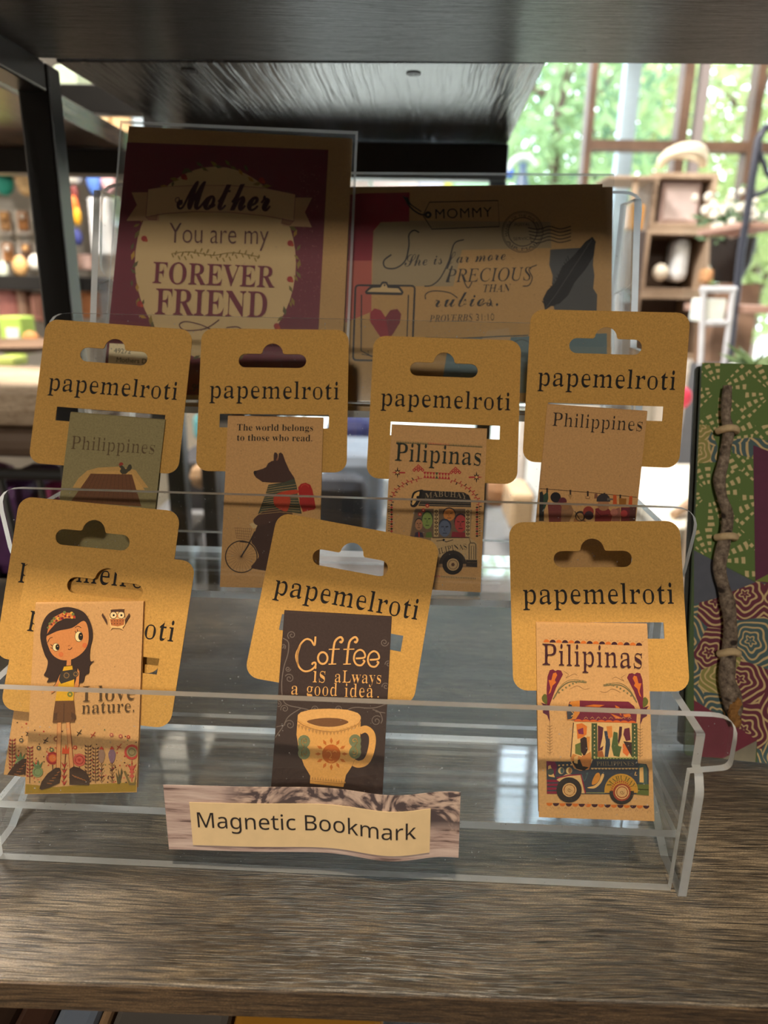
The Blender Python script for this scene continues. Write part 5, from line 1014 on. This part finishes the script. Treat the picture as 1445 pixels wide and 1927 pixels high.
def burst_paper(name):
    m, nt, out = mat(name); N = NT(nt); uv = uvnodes(N)
    vo = N.n('TexVoronoi', {'Vector': uv, 'Scale': 36.0, 'Randomness': .35}, voronoi_dimensions='2D')
    df = N.n('VectorMath', {0: N.n('VectorMath', {0: uv, 1: (36, 36, 0)}, operation='MULTIPLY').outputs[0], 1: N.n('VectorMath', {0: vo.outputs['Position'], 1: (36, 36, 0)}, operation='MULTIPLY').outputs[0]}, operation='SUBTRACT').outputs[0]
    sp = N.n('SeparateXYZ', {0: df}); ang = N.math('ARCTAN2', sp.outputs[1], sp.outputs[0])
    st_ = N.math('GREATER_THAN', N.math('SINE', N.math('MULTIPLY', ang, 16.0)), -.1)
    ring = N.math('GREATER_THAN', N.math('FRACT', N.math('MULTIPLY', vo.outputs['Distance'], 9.0)), .45)
    sect = N.math('GREATER_THAN', N.math('SINE', N.math('MULTIPLY', ang, 4.0)), -.35)
    far = N.math('GREATER_THAN', vo.outputs['Distance'], .12)
    f = N.math('MULTIPLY', N.math('MULTIPLY', st_, ring), N.math('MULTIPLY', sect, far))
    b = N.n('BsdfPrincipled', {'Base Color': N.mix(f, rgb(88, 112, 46), rgb(204, 182, 128)), 'Roughness': .7}); nt.links.new(b.outputs[0], out.inputs[0]); return m
M['wavep'] = wave_paper('wave_patterned_paper'); M['burst'] = burst_paper('burst_patterned_paper')
M['plum'] = simple('plum_paper', rgb(92, 28, 58), .7, noise=.06, scale=300); M['slate'] = simple('slate_paper', rgb(82, 84, 94), .7, noise=.06, scale=300); M['maroonp'] = simple('maroon_paper', rgb(118, 36, 54), .7, noise=.06, scale=300)
M['greenp'] = simple('green_paper', rgb(116, 124, 50), .7, noise=.06, scale=300); M['greyp'] = simple('grey_paper', rgb(132, 124, 104), .7, noise=.06, scale=300)
QJ = Art(jf); QJ.tr = (1280, 640, 2.3515)
def patch(pts, m_, lay, label=None):
    q = []
    for p in pts:
        if p[0] == 'r': q.append((JW, p[1]))
        else: a = QJ.L(p); q.append((max(0, min(JW, a.x)), max(.0, min(JH, a.y))))
    mb = MB(); tris = tessellate_polygon([[V((x, y, 0)) for x, y in q]])
    mb.add([fpt(jf, x, y, .00005 + .00003 * lay) for x, y in q], [tuple(t) for t in tris]); o = mb.build('paper_patch', m_, cover)
    if label: o['label'] = label
patch([(60, 90), ('r', JH), ('r', .06), (330, 1066), (60, 930)], M['burst'], 1, 'green paper with cream bursts')
patch([(60, 372), (128, 378), (165, 470), (160, 540), (60, 545)], M['wavep'], 2); patch([(225, 440), (320, 430), ('r', .128), ('r', .118), (230, 500)], M['wavep'], 2)
patch([(322, 465), ('r', .108), ('r', .068), (331, 1066)], M['plum'], 3, 'plain plum paper')
patch([(60, 930), (331, 1072), (215, 1118), (160, 1142), (60, 1168)], M['slate'], 3, 'plain slate paper')
patch([(60, 1168), (160, 1142), (215, 1118), (335, 1068), ('r', .080), ('r', .0), (340, 1880), (338, 1772), (60, 1596)], M['wavep'], 2, 'wavy maroon, teal and cream paper')
patch([(331, 1066), (400, 1030), ('r', .09), ('r', .076), (420, 1075)], M['greenp'], 4)
patch([(60, 1592), (340, 1770), (190, 1850), (60, 1860)], M['maroonp'], 4, 'plain maroon paper')
patch([(190, 1848), (338, 1772), (330, 1900), (190, 1890)], M['greyp'], 4)
# twig and its loops
def jp(x, y, z): a = QJ.L((x, y)); return fpt(jf, a.x, a.y, z)
tw = [(195, 212, 20), (190, 290, 21), (188, 350, 22), (200, 410, 25), (188, 480, 24), (178, 540, 24), (160, 620, 24), (172, 700, 23), (195, 770, 25), (190, 850, 25), (172, 930, 30), (160, 1010, 28), (178, 1090, 27), (196, 1160, 31), (206, 1240, 30), (208, 1310, 33), (200, 1380, 35), (195, 1440, 37), (192, 1500, 36), (210, 1560, 40), (222, 1620, 40), (228, 1660, 22)]
pts = []; rad = []; rw = random.Random(8)
for k, (x, y, r) in enumerate(tw): pts.append(jp(x, y, .0042)); rad.append(r / 2.3515 / 1375 * .33 * 1.02 * rw.uniform(.9, 1.1))
mb = MB(); mb.tube(catmull([tuple(p) for p in pts], False, 4), [rad[min(len(rad) - 1, i // 4)] * (1 - (i % 4) / 4) + rad[min(len(rad) - 1, i // 4 + 1)] * ((i % 4) / 4) for i in range((len(pts) - 1) * 4 + 1)], 12)
m, nt, out = mat('twig_bark'); N = NT(nt); tc = N.n('TexCoord').outputs['Object']
n1 = N.n('TexNoise', {'Vector': tc, 'Scale': 420.0, 'Detail': 5.0, 'Roughness': .7}).outputs['Fac']; n2 = N.n('TexVoronoi', {'Vector': N.n('Mapping', {0: tc, 'Scale': (90, 90, 170)}).outputs[0], 'Scale': 1.0}).outputs['Distance']
c = N.mix(N.ramp(n2, [(.16, (1, 1, 1, 1)), (.26, (0, 0, 0, 1))]), N.ramp(n1, [(.35, rgb(82, 66, 54)), (.55, rgb(134, 116, 98)), (.7, rgb(168, 150, 130))]), rgb(48, 34, 26))
b = N.n('BsdfPrincipled', {'Base Color': c, 'Roughness': .8}); nt.links.new(N.n('Bump', {'Height': N.math('SUBTRACT', n1, N.math('MULTIPLY', N.ramp(n2, [(.1, (1, 1, 1, 1)), (.26, (0, 0, 0, 1))]), .5)), 'Strength': .8, 'Distance': .0008}).outputs[0], b.inputs['Normal']); nt.links.new(b.outputs[0], out.inputs[0])
twg = mb.build('twig', m, jn, smooth=True); twg['label'] = 'knobbly grey brown twig'
mb = MB(); 
for k in range(7): p = jp(215 + 10 * cos(k), 1590 + 14 * k, .0075); mb.blob(p, (.0022, .0018, .0026), 8, 0, .25, rw)
mb.build('knot', simple('twig_knot', rgb(150, 104, 52), .85, noise=.3, scale=500), jn, smooth=True)
M['cord'] = simple('cream_cord', rgb(206, 178, 136), .8, noise=.1, scale=600)
for x, y in ((198, 405), (192, 872), (204, 1372)):
    mb = MB(); mb.tube([jp(x - 40 + 80 * k / 10, y + (16 if y > 1000 else 6) * (abs(k - 5) / 5) ** 2 - 4, .0010 + .0070 * sqrt(max(0, 1 - ((k - 5) / 5.2) ** 2))) for k in range(11)], .0017, 9); mb.build('cord_loop', M['cord'], jn, smooth=True)
# ------------------------------------------------------------------ behind the shelf
def px_box(mb, u0, v0, u1, v1, y, depth, mat_=0):
    vm = min((v0 + v1) / 2, v0 + 70); um = (u0 + u1) / 2; mb.box((aty(u0, vm, y).x, y, aty(um, v1, y).z), (aty(u1, vm, y).x, y + depth, aty(um, v0, y).z), mat_)
_sm = {}
def sm(r, g, b, rough=.6, noise=.08):
    k = (r, g, b, rough)
    if k not in _sm: _sm[k] = simple('paint_%d_%d_%d' % k[:3], rgb(r, g, b), rough, noise=noise, scale=40)
    return _sm[k]
def bx(name, u0, v0, u1, v1, y, depth, m, label, cat, group=None, bevel=.004):
    mb = MB(); px_box(mb, u0, v0, u1, v1, y, depth); return single(name, mb, m, label, cat, group, bevel=bevel)
# display wall
dw = thing('display_wall_unit', (-1.0, 2.0, -.9), 'white backed wall display with black shelves behind the black post', 'shelf')
mb = MB(); mb.box((-1.6, 2.02, -.9), (-.30, 2.05, 1.3)); mb.build('back_board', M['white'], dw)
for z, h in ((.462, .08), (.186, .034), (-.12, .03), (.72, .04), (1.0, .03)):
    mb = MB(); mb.box((-1.6, 1.80, z), (-.30, 2.019, z + h)); mb.build('shelf_board', M['blackmetal'], dw, bevel=.002)
mb = MB(); mb.box((-.80, 1.70, -.9), (-.765, 1.79, 1.3)); mb.build('upright', sm(140, 134, 124), dw)
rb = random.Random(21)
gl = 'hanging packs on the wall display'; ll = 'small brown and white pack hanging on the white wall display'
for row, v in ((0, 395), (1, 455)):
    for k in range(5):
        u = -75 + k * 34 + row * 6
        t = thing('hanging_pack', aty(u + 12, v + 48, 1.93), ll, 'pack', gl)
        mb = MB(); px_box(mb, u, v, u + 27, v + 46, 1.94, .012); mb.build('clear_bag', sm(238, 232, 226), t, bevel=.003)
        mb = MB(); px_box(mb, u + 5, v - 22 + 24, u + 23, v + 38, 1.928, .012); mb.build('brown_card', (sm(176, 120, 70), sm(120, 92, 76), sm(196, 150, 104))[(k + row) % 3], t, bevel=.003)
        mb = MB(); mb.blob(aty(u + 14, v + 12, 1.915), (.008, .004, .008), 8); mb.build('round_tag', (sm(232, 180, 120), sm(210, 200, 190))[(k + row) % 2], t)
def doll(u, v, w, h, y, c1, label, cat='ornament', name='soft_ornament'):
    a = aty(u, v, y); s = y / 1375; mb = MB(); mb.blob(a, (w * s / 2, w * s / 3, h * s / 2), 14, 0, .04, rb); return single(name, mb, c1, label, cat, smooth=True)
doll(8, 345, 34, 40, 1.9, sm(60, 190, 170), 'turquoise soft thing at the top of the wall display', 'toy', 'plush_toy')
doll(48, 340, 36, 52, 1.88, sm(224, 190, 140), 'cream and tan plush thing on the upper wall shelf beside the post', 'toy', 'plush_toy')
doll(38, 502, 28, 38, 1.86, sm(216, 170, 110), 'tan round plush on the wall shelf under the hanging packs', 'toy', 'plush_toy')
doll(6, 510, 20, 34, 1.85, sm(206, 214, 196), 'pale green plush at the end of the wall shelf', 'toy', 'plush_toy')
doll(66, 495, 24, 30, 1.87, sm(230, 226, 216), 'white plush on the wall shelf next to the black post', 'toy', 'plush_toy')
for k, (u, w, h, c, nm) in enumerate(((10, 40, 70, (224, 150, 146), 'pink'), (38, 18, 62, (206, 170, 150), 'beige'), (70, 34, 50, (216, 156, 140), 'rose'))):
    bx('gift_pouch', u - w / 2, 600 - h, u + w / 2, 606, 1.84, .06, sm(*c), nm + ' gift pouch standing on the lower wall shelf', 'pouch', None, .015)
bx('note_box', 0, 596, 42, 668, 1.5, .06, sm(176, 206, 96), 'lime green box with a white label near the wall display', 'box'); bx('box_label', 12, 618, 36, 650, 1.495, .004, sm(228, 232, 236), 'white label card propped against the lime green box', 'card', None, .001)
bx('note_box', -6, 672, 26, 690, 1.45, .06, sm(190, 204, 110), 'yellow green box lying behind the wicker case', 'box')
mb = MB(); mb.lathe([(.02, 0), (.11, .012), (.12, .018), (.0, .02)], aty(40, 664, 1.3), 20); single('wooden_tray', mb, sm(122, 96, 76), 'round brown wooden tray behind the wicker case', 'tray', smooth=True)
doll(58, 636, 30, 26, 1.4, sm(214, 150, 90), 'orange tan round ornament on the round wooden tray')
mb = MB(); mb.lathe([(.024, 0), (.03, .02), (.03, .06), (.012, .085), (.012, .10), (.0, .10)], aty(133, 345, 1.78), 16); single('white_bottle', mb, sm(224, 220, 212), 'white bottle on the wall shelf just past the black post', 'bottle', smooth=True)
doll(176, 340, 24, 50, 1.78, sm(84, 124, 206), 'blue ornament on the wall shelf behind the stand')
doll(203, 338, 26, 44, 1.79, sm(226, 178, 180), 'pale pink ornament on the wall shelf behind the stand')
doll(140, 395, 18, 46, 1.75, sm(226, 110, 30), 'bright orange ornament hanging past the black post'); doll(146, 408, 14, 30, 1.73, sm(224, 170, 40), 'yellow ornament hanging past the black post'); doll(147, 446, 16, 30, 1.74, sm(56, 64, 130), 'navy ornament hanging past the black post'); doll(140, 366, 14, 30, 1.76, sm(110, 40, 36), 'dark red ornament hanging past the black post')
bx('gift_pouch', 140, 478, 170, 508, 1.84, .05, sm(224, 190, 180), 'pale pink pouch on the wall shelf seen between post and stand', 'pouch')
bx('gift_pouch', 148, 545, 175, 600, 1.84, .05, sm(226, 150, 96), 'orange pouch on the lower wall shelf seen between post and stand', 'pouch'); bx('storage_box', 168, 372, 208, 480, 1.70, .08, sm(206, 206, 208), 'tall pale grey box behind the clear back panel', 'box')
# things on the tall shelf above
for k, (u0, u1, v0, c, nm) in enumerate(((106, 150, 122, (190, 206, 180), 'pale green folder'), (128, 150, 190, (206, 190, 170), 'beige folder'), (152, 164, 186, (206, 210, 224), 'white folder'), (164, 180, 184, (150, 170, 40), 'lime green folder'), (182, 204, 186, (236, 206, 160), 'cream folder'), (206, 244, 188, (224, 186, 140), 'tan carton'), (240, 312, 196, (190, 210, 226), 'pale blue carton'))):
    bx('carton', u0, v0, u1, 258, 1.345 + .008 * k, .06, sm(*c), nm + ' on the high rack behind the shelf boards', 'box')
# low shelf carrying the wicker case and the purple bags
M['wick'] = wood('woven_case', rgb(134, 108, 84), rgb(190, 166, 138), rgb(218, 196, 168), .8, .5, 'X')
lt = thing('low_table', (-.5, .8, -.9), 'low dark table behind the shelf on the black post side', 'table')
mb = MB(); mb.box((-.91, .62, -.115), (-.262, .95, -.095)); mb.build('table_top', M['dark'], lt)
for x in (-.89, -.28):
    for y in (.64, .93): mb = MB(); mb.box((x - .015, y - .015, -.9), (x + .015, y + .015, -.116)); mb.build('leg', M['blackmetal'], lt)
wc = thing('wicker_case', (-.42, .76, .03), 'beige woven case with a dark underside on the black wire basket', 'case')
mb = MB(); mb.box((-.60, .68, .068), (-.300, .90, .108)); mb.build('case_lid', M['wick'], wc, bevel=.02)
mb = MB(); mb.box((-.595, .685, .040), (-.305, .895, .0675)); mb.build('case_body', sm(104, 84, 68), wc, bevel=.01)
mb = MB(); mb.tube([(-.428, .678, .10), (-.415, .672, .085), (-.418, .670, .07), (-.43, .672, .06)], .003, 8); mb.build('handle', sm(224, 216, 206), wc, smooth=True)
wb = thing('wire_basket', (-.42, .76, -.095), 'black wire basket holding purple pouches under the woven case', 'basket')
mb = MB()
mb.tube([(-.62, .665, .030), (-.29, .665, .030), (-.29, .91, .030), (-.62, .91, .030), (-.62, .665, .030)], .006, 8); mb.build('rim', M['blackmetal'], wb, smooth=True)
for k in range(9): mb = MB(); x = -.60 + k * .037; mb.tube([(x, .665, .028), (x + .004, .668, -.03), (x + .01, .675, -.088)], .0035, 6); mb.build('wire', M['blackmetal'], wb)
mb = MB(); mb.box((-.61, .67, -.0945), (-.30, .90, -.088)); mb.build('basket_floor', M['blackmetal'], wb)
for k, c in enumerate(((134, 60, 104), (110, 74, 120), (150, 92, 120), (92, 50, 96), (140, 40, 84))):
    t_ = ('mauve', 'violet', 'dusty pink', 'deep purple', 'magenta')[k]; mb = MB(); mb.box((-.595 + k * .058, .69, -.087), (-.545 + k * .058, .80, .012)); single('pouch', mb, sm(*c, noise=.4), t_ + ' pouch in the black wire basket', 'pouch', None, bevel=.014)
# centre table seen between the hang cards
ct = thing('display_table', (.0, 1.3, -.9), 'pale grey display table behind the stand', 'table')
mb = MB(); mb.box((-.50, .99, -.265), (.32, 1.75, -.24)); mb.build('table_top', sm(120, 118, 120), ct, bevel=.004)
for x in (-.46, .28):
    for y in (1.02, 1.70): mb = MB(); mb.box((x - .02, y - .02, -.9), (x + .02, y + .02, -.2655)); mb.build('leg', M['blackmetal'], ct)
def soft(name, u0, v0, u1, v1, y, d, c, label, cat, bev=.02):
    a = aty(u0, v1, y); b = aty(u1, v0, y); mb = MB(); mb.box((a.x, y, max(a.z, -.2395)), (b.x, y + d, b.z)); return single(name, mb, sm(*c), label, cat, None, bevel=bev)
soft('pouch', 612, 790, 700, 852, 1.45, .12, (44, 50, 104), 'navy pouch on the grey table seen between two hang cards', 'pouch')
soft('folded_jeans_bag', 606, 856, 720, 1010, 1.12, .16, (116, 128, 146), 'grey blue denim bag on the table seen between two hang cards', 'bag')
soft('pouch', 612, 848, 720, 930, 1.32, .08, (92, 100, 108), 'slate grey pouch behind the denim bag', 'pouch'); soft('pouch', 575, 900, 690, 1010, 1.05, .05, (58, 62, 72), 'dark grey pouch in front of the denim bag', 'pouch')
soft('shoe_box', 330, 868, 402, 960, 1.1, .12, (60, 58, 62), 'charcoal box on the grey table behind the stand', 'box', .006); soft('basket_tray', 352, 880, 392, 925, 1.02, .05, (176, 140, 104), 'small tan tray on the grey table behind the stand', 'tray')
soft('paper_bag', 345, 765, 385, 870, 1.6, .05, (226, 216, 204), 'cream paper bag standing at the far side of the table', 'bag', .008); soft('ceramic_cup', 362, 782, 382, 830, 1.5, .05, (120, 196, 206), 'turquoise cup beside the cream paper bag', 'cup')
soft('storage_box', 402, 880, 440, 1000, 1.2, .1, (140, 142, 150), 'mid grey box on the table behind the stand', 'box', .006)
soft('wooden_block', 906, 905, 968, 960, 1.2, .1, (150, 110, 78), 'brown wooden block on the table behind the stand', 'block'); soft('wooden_block', 958, 930, 1008, 1000, 1.1, .1, (200, 172, 140), 'pale wooden block beside the brown block', 'block', .008)
soft('glass_vase', 972, 770, 1000, 930, 1.6, .05, (206, 196, 190), 'whitish tall vase seen between hang cards', 'vase'); soft('glass_vase', 905, 870, 930, 960, 1.5, .05, (130, 150, 176), 'blue grey vase behind the wooden block', 'vase')
# cabinet with crates, beyond the journal
cb = thing('white_cabinet', (.75, 2.3, -.9), 'white cabinet under the crate tower', 'cabinet')
mb = MB(); mb.box((.44, 2.1, -.9), (.98, 2.5, .03)); mb.build('body', M['white'], cb, bevel=.004)
mb = MB(); mb.box((.47, 2.085, -.6), (.70, 2.0995, .0)); mb.build('door', sm(224, 216, 204), cb, bevel=.003); mb = MB(); mb.box((.72, 2.085, -.6), (.95, 2.0995, .0)); mb.build('door', sm(224, 216, 204), cb, bevel=.003)
crm = wood('crate_wood', rgb(140, 116, 96), rgb(186, 160, 136), rgb(212, 190, 168), .7, .4, 'X')
def crate(z0, z1, x0, x1, label, y=2.16, d=.2, t=.014, back=True):
    c = thing('wooden_crate', ((x0 + x1) / 2, y + d / 2, z0), label, 'crate', 'crates stacked on the cabinet')
    for nm, lo, hi in (('side_board', (x0, y, z0), (x0 + t, y + d, z1)), ('side_board', (x1 - t, y, z0), (x1, y + d, z1)), ('bottom_board', (x0 + t, y, z0), (x1 - t, y + d, z0 + t)), ('top_board', (x0 + t, y, z1 - t), (x1 - t, y + d, z1))):
        mb = MB(); mb.box(lo, hi); mb.build(nm, crm, c, bevel=.001)
    mb = MB(); mb.box((x0 + t, y + d - t, z0 + t), (x1 - t, y + d, z1 - t)); mb.build('back_board', sm(96, 78, 68), c)
crate(.031, .2095, .655, .855, 'lowest crate of the tower, empty and dark inside'); crate(.210, .379, .662, .848, 'middle crate of the tower with white linen in it'); crate(.380, .521, .668, .84, 'topmost crate of the tower holding a pinkish framed card')
t = thing('framed_card', (.755, 2.2, .395), 'pinkish grey framed card standing in the topmost crate', 'picture'); mb = MB(); mb.box((.702, 2.19, .3945), (.808, 2.2, .503)); mb.build('frame', sm(190, 166, 162), t, bevel=.002); mb = MB(); mb.box((.712, 2.186, .405), (.798, 2.1895, .493)); mb.build('print', sm(206, 188, 186), t)
bx('linen_roll', 1268, 447, 1300, 530, 2.2, .08, sm(222, 226, 232), 'white linen roll standing in the middle crate', 'linen', None, .02); doll(1243, 512, 30, 28, 2.2, sm(232, 222, 206), 'cream shell lying in the middle crate', 'shell', 'shell')
mb = MB()
for k in range(3): a = aty(1282 + 3 * k, 318 - 6 * k, 2.2); mb.tube([a + V(((.058 - .004 * k) * cos(j * pi / 8), .03 * sin(j * pi / 8), .010 + (.030 - .002 * k) * abs(sin(j * pi / 8)) ** .8)) for j in range(17)], .011, 8)
single('rope_coil', mb, sm(236, 226, 204), 'cream rope coil lying on top of the crate tower', 'rope', smooth=True)
bx('amber_jar', 1182, 385, 1212, 432, 2.0, .06, sm(196, 140, 66, .2), 'amber jar on the dark stand beside the crate tower', 'jar'); bx('dark_stand', 1182, 433, 1210, 1500, 2.0, .08, sm(72, 62, 60), 'dark stand under the amber jar', 'stand')
mb = MB(); a = aty(1168, 330, 2.1); mb.box((a.x - .03, 2.1, a.z - .006), (.667, 2.3, a.z)); mb.box((a.x - .03, 2.28, .0305), (a.x - .015, 2.3, a.z - .006)); mb.box((.60, 2.11, .0305), (.612, 2.13, a.z - .006))
single('side_table', mb, crm, 'tall narrow wooden side table beside the crate tower', 'table')
fz = aty(750, 352, 2.55).z; fx0 = aty(540, 352, 2.55).x; fx1 = aty(1090, 352, 2.55).x
fc = thing('window_rack', ((fx0 + fx1) / 2, 2.7, -.9), 'slim white rack by the window carrying cartons, behind the stand', 'rack')
mb = MB(); mb.box((fx0, 2.55, fz - .015), (fx1, 2.85, fz)); mb.build('rack_shelf', M['white'], fc, bevel=.002)
for x in (fx0 + .01, fx1 - .01):
    for y in (2.565, 2.835): mb = MB(); mb.box((x - .008, y - .008, -.9), (x + .008, y + .008, fz - .0155)); mb.build('leg', M['white'], fc)
# ornament near the rear board
t = thing('ceramic_ornament', aty(985, 345, 2.65), 'blue and white swirling ceramic ornament in front of the window', 'ornament')
a = aty(985, 300, 2.65); a.z = fz + .0705; mb = MB(); mb.tube([a + V((.045 * cos(k * pi / 9 + .3), 0, .04 * sin(k * pi / 9 + .3))) for k in range(10)], [.006 + .006 * sin(k * pi / 9) for k in range(10)], 10); mb.build('arch', sm(206, 220, 226, .3), t, smooth=True)
mb = MB(); mb.lathe([(.03, -.07), (.02, -.03), (.012, .0), (.016, .02), (.0, .026)], a, 14); mb.build('body', sm(84, 108, 140, .3), t, smooth=True)
mb = MB(); mb.blob(a + V((-.04, 0, -.01)), (.012, .01, .018), 10); mb.build('blue_knob', sm(40, 92, 200, .3), t, smooth=True)
# cartons on a far cabinet, between the sleeves and the rear board
for k, (u0, u1, v0, c, nm) in enumerate(((566, 694, 312, (232, 228, 232), 'white'), (700, 786, 314, (230, 222, 228), 'pinkish white'), (788, 836, 311, (196, 206, 236), 'lavender'), (838, 852, 318, (206, 216, 110), 'yellow green'), (854, 924, 313, (160, 220, 190), 'mint'))):
    a = aty(u0, v0, 2.57); b = aty(u1, v0, 2.57); mb = MB(); mb.box((a.x, 2.57, fz + .0006), (b.x, 2.68, a.z)); single('gift_carton', mb, sm(*c), nm + ' carton on the slim white rack by the window', 'box', None, bevel=.004)
# black metal rack with flowers at the edge of the view
rk = thing('plant_rack', (.85, 1.75, -.9), 'dark metal rack with a bent top rail by the window', 'rack')
def rp(u, v, y=1.7): return aty(u, v, y)
M['slatemetal'] = simple('blue_black_metal', rgb(62, 66, 82), .4, .3, .6)
for L, nm in (([rp(1460, 238), rp(1440, 240), rp(1427, 262), rp(1412, 360), rp(1395, 470), rp(1380, 600), rp(1368, 700), V((.74, 1.72, -.9))], 'leg'), ([rp(1520, 240, 1.9), rp(1510, 420, 1.9), rp(1490, 700, 1.9), V((1.0, 1.95, -.9))], 'leg'), ([rp(1428, 285), rp(1445, 330), rp(1470, 360)], 'brace'), ([rp(1412, 372), rp(1440, 360), rp(1475, 330)], 'brace')):
    mb = MB(); mb.tube(L, .008 if nm == 'leg' else .005, 10); mb.build(nm, M['slatemetal'], rk, smooth=True)
for u0, v0, u1, v1 in ((1393, 418, 1480, 430), (1362, 575, 1480, 590)): mb = MB(); px_box(mb, u0, v0, u1, v1, 1.70, .24); mb.build('rack_shelf', sm(186, 150, 136), rk, bevel=.002)
fp = thing('flower_pot', aty(1368, 532, 2.03), 'dark pot of white flowers with green leaves beside the metal rack', 'plant')
a = aty(1368, 532, 2.03); mb = MB(); mb.lathe([(.032, 0), (.05, .05), (.056, .11), (.050, .11), (.03, .03), (.0, .03)], a, 16); mb.build('pot', sm(40, 34, 32), fp, smooth=True)
mb = MB(); rf = random.Random(9)
for k in range(150):
    c = a + V((max(-.075, min(.075, rf.gauss(-.01, .04))), max(-.03, min(.06, rf.gauss(0, .03))), .13 + rf.gauss(.02, .03))); d = V((rf.gauss(0, 1), rf.gauss(0, 1), rf.gauss(0, .6))).normalized(); e = d.orthogonal().normalized(); s = rf.uniform(.012, .022)
    mb.add([c, c + d * s + e * s * .4, c + d * s * 2, c + d * s - e * s * .4], [(0, 1, 2, 3)])
mb.build('leaves', M['leafc'], fp); mb = MB()
for k in range(44): mb.blob(a + V((rf.gauss(-.012, .05), rf.gauss(-.02, .03), .165 + rf.gauss(0, .02))), rf.uniform(.008, .013), 7, 0, .15, rf)
mb.build('blossoms', sm(238, 236, 226), fp, smooth=True)
mb = MB(); px_box(mb, 1345, 534, 1420, 900, 1.975, .11); single('plant_stool', mb, sm(150, 120, 100), 'brown stool under the pot of white flowers', 'stool')
bx('terracotta_pot', 1326, 505, 1345, 533, 1.98, .05, sm(206, 156, 110), 'terracotta pot beside the white flowers', 'pot', None, .01)
bx('paper_bag', 1316, 562, 1366, 606, 1.5, .05, sm(232, 240, 238), 'bright white paper bag in front of the stool', 'bag'); mb = MB()
mb.tube([aty(1318, 545, 1.5), aty(1385, 545, 1.5)], .006, 8); mb.tube([aty(1324, 548, 1.5), aty(1318, 690, 1.5)], .006, 8); mb.tube([aty(1380, 548, 1.5), aty(1362, 690, 1.5)], .006, 8); mb.tube([aty(1319, 608, 1.5), aty(1372, 608, 1.5)], .006, 8)
single('white_ladder', mb, sm(196, 200, 210), 'little pale ladder frame holding the bright white bag', 'ladder', smooth=True)
bx('ladder_table', 1320, 690, 1450, 900, 1.455, .09, sm(60, 54, 54), 'dark low table under the pale ladder frame', 'table')
t = thing('air_plant', aty(1420, 690, .92), 'spiky green plant in a white pot behind the journal', 'plant'); a = aty(1420, 688, .92); mb = MB()
for k in range(26):
    an = rf.uniform(0, 2 * pi); l = rf.uniform(.025, .05); d = V((cos(an), sin(an) * .5, rf.uniform(.1, .7))).normalized(); s = d.orthogonal().normalized() * .004
    mb.add([a - s, a + s, a + d * l * .6 + s * .7, a + d * l, a + d * l * .6 - s * .7], [(0, 1, 2, 3, 4)])
mb.build('leaves', sm(96, 120, 74), t); mb = MB(); mb.lathe([(.03, -.06), (.035, -.02), (.03, .0), (.0, -.004)], a, 14); mb.build('pot', sm(226, 230, 226), t, smooth=True)
mb = MB(); mb.box((a.x - .04, .88, -.9), (a.x + .04, .96, a.z - .0605)); single('plant_stand', mb, sm(150, 132, 112), 'narrow stand under the spiky plant behind the journal', 'stand', None, bevel=.003)
# cream counter to the side
cc = thing('cream_counter', (.6, 1.3, -.9), 'cream counter seen between the stand and the journal', 'counter')
mb = MB(); mb.box((.40, 1.02, -.9), (.9, 1.42, -.135)); mb.build('body', sm(214, 204, 186), cc, bevel=.003); mb = MB(); mb.box((.39, 1.01, -.1345), (.91, 1.43, -.115)); mb.build('counter_top', sm(232, 224, 208), cc, bevel=.003)
mb = MB(); mb.tube([(.41, 1.05, -.108), (.47, 1.1, -.092), (.53, 1.2, -.072)], [.006, .012, .02], 10); single('driftwood', mb, sm(170, 140, 112), 'tan driftwood stick on the cream counter', 'wood', smooth=True)
doll(1284, 748, 34, 40, 1.3, sm(214, 64, 92), 'pink red ornament standing past the hang card beside the journal')
# below the shelf edge
for k, (u0, u1, c, nm) in enumerate(((-10, 52, (70, 48, 34), 'dark brown'), (54, 120, (92, 60, 44), 'reddish brown'), (124, 200, (150, 160, 176), 'silvery'), (204, 224, (190, 150, 110), 'tan'), (228, 440, (120, 112, 104), 'grey'), (446, 720, (214, 148, 50), 'amber'))):
    a = aty(u0, 1915, .2); b = aty(u1, 1915, .2); mb = MB(); mb.box((a.x, .176, -.2204), (b.x, .30, -.045)); single('stock_box', mb, sm(*c), nm + ' box on the shelf below, under the front edge', 'box', None, bevel=.003)
mb = MB(); mb.box((-.34, .18, -.24), (.765, .465, -.2205)); single('stock_shelf', mb, M['shelf'], 'wooden board below the main shelf carrying stock boxes', 'shelf')
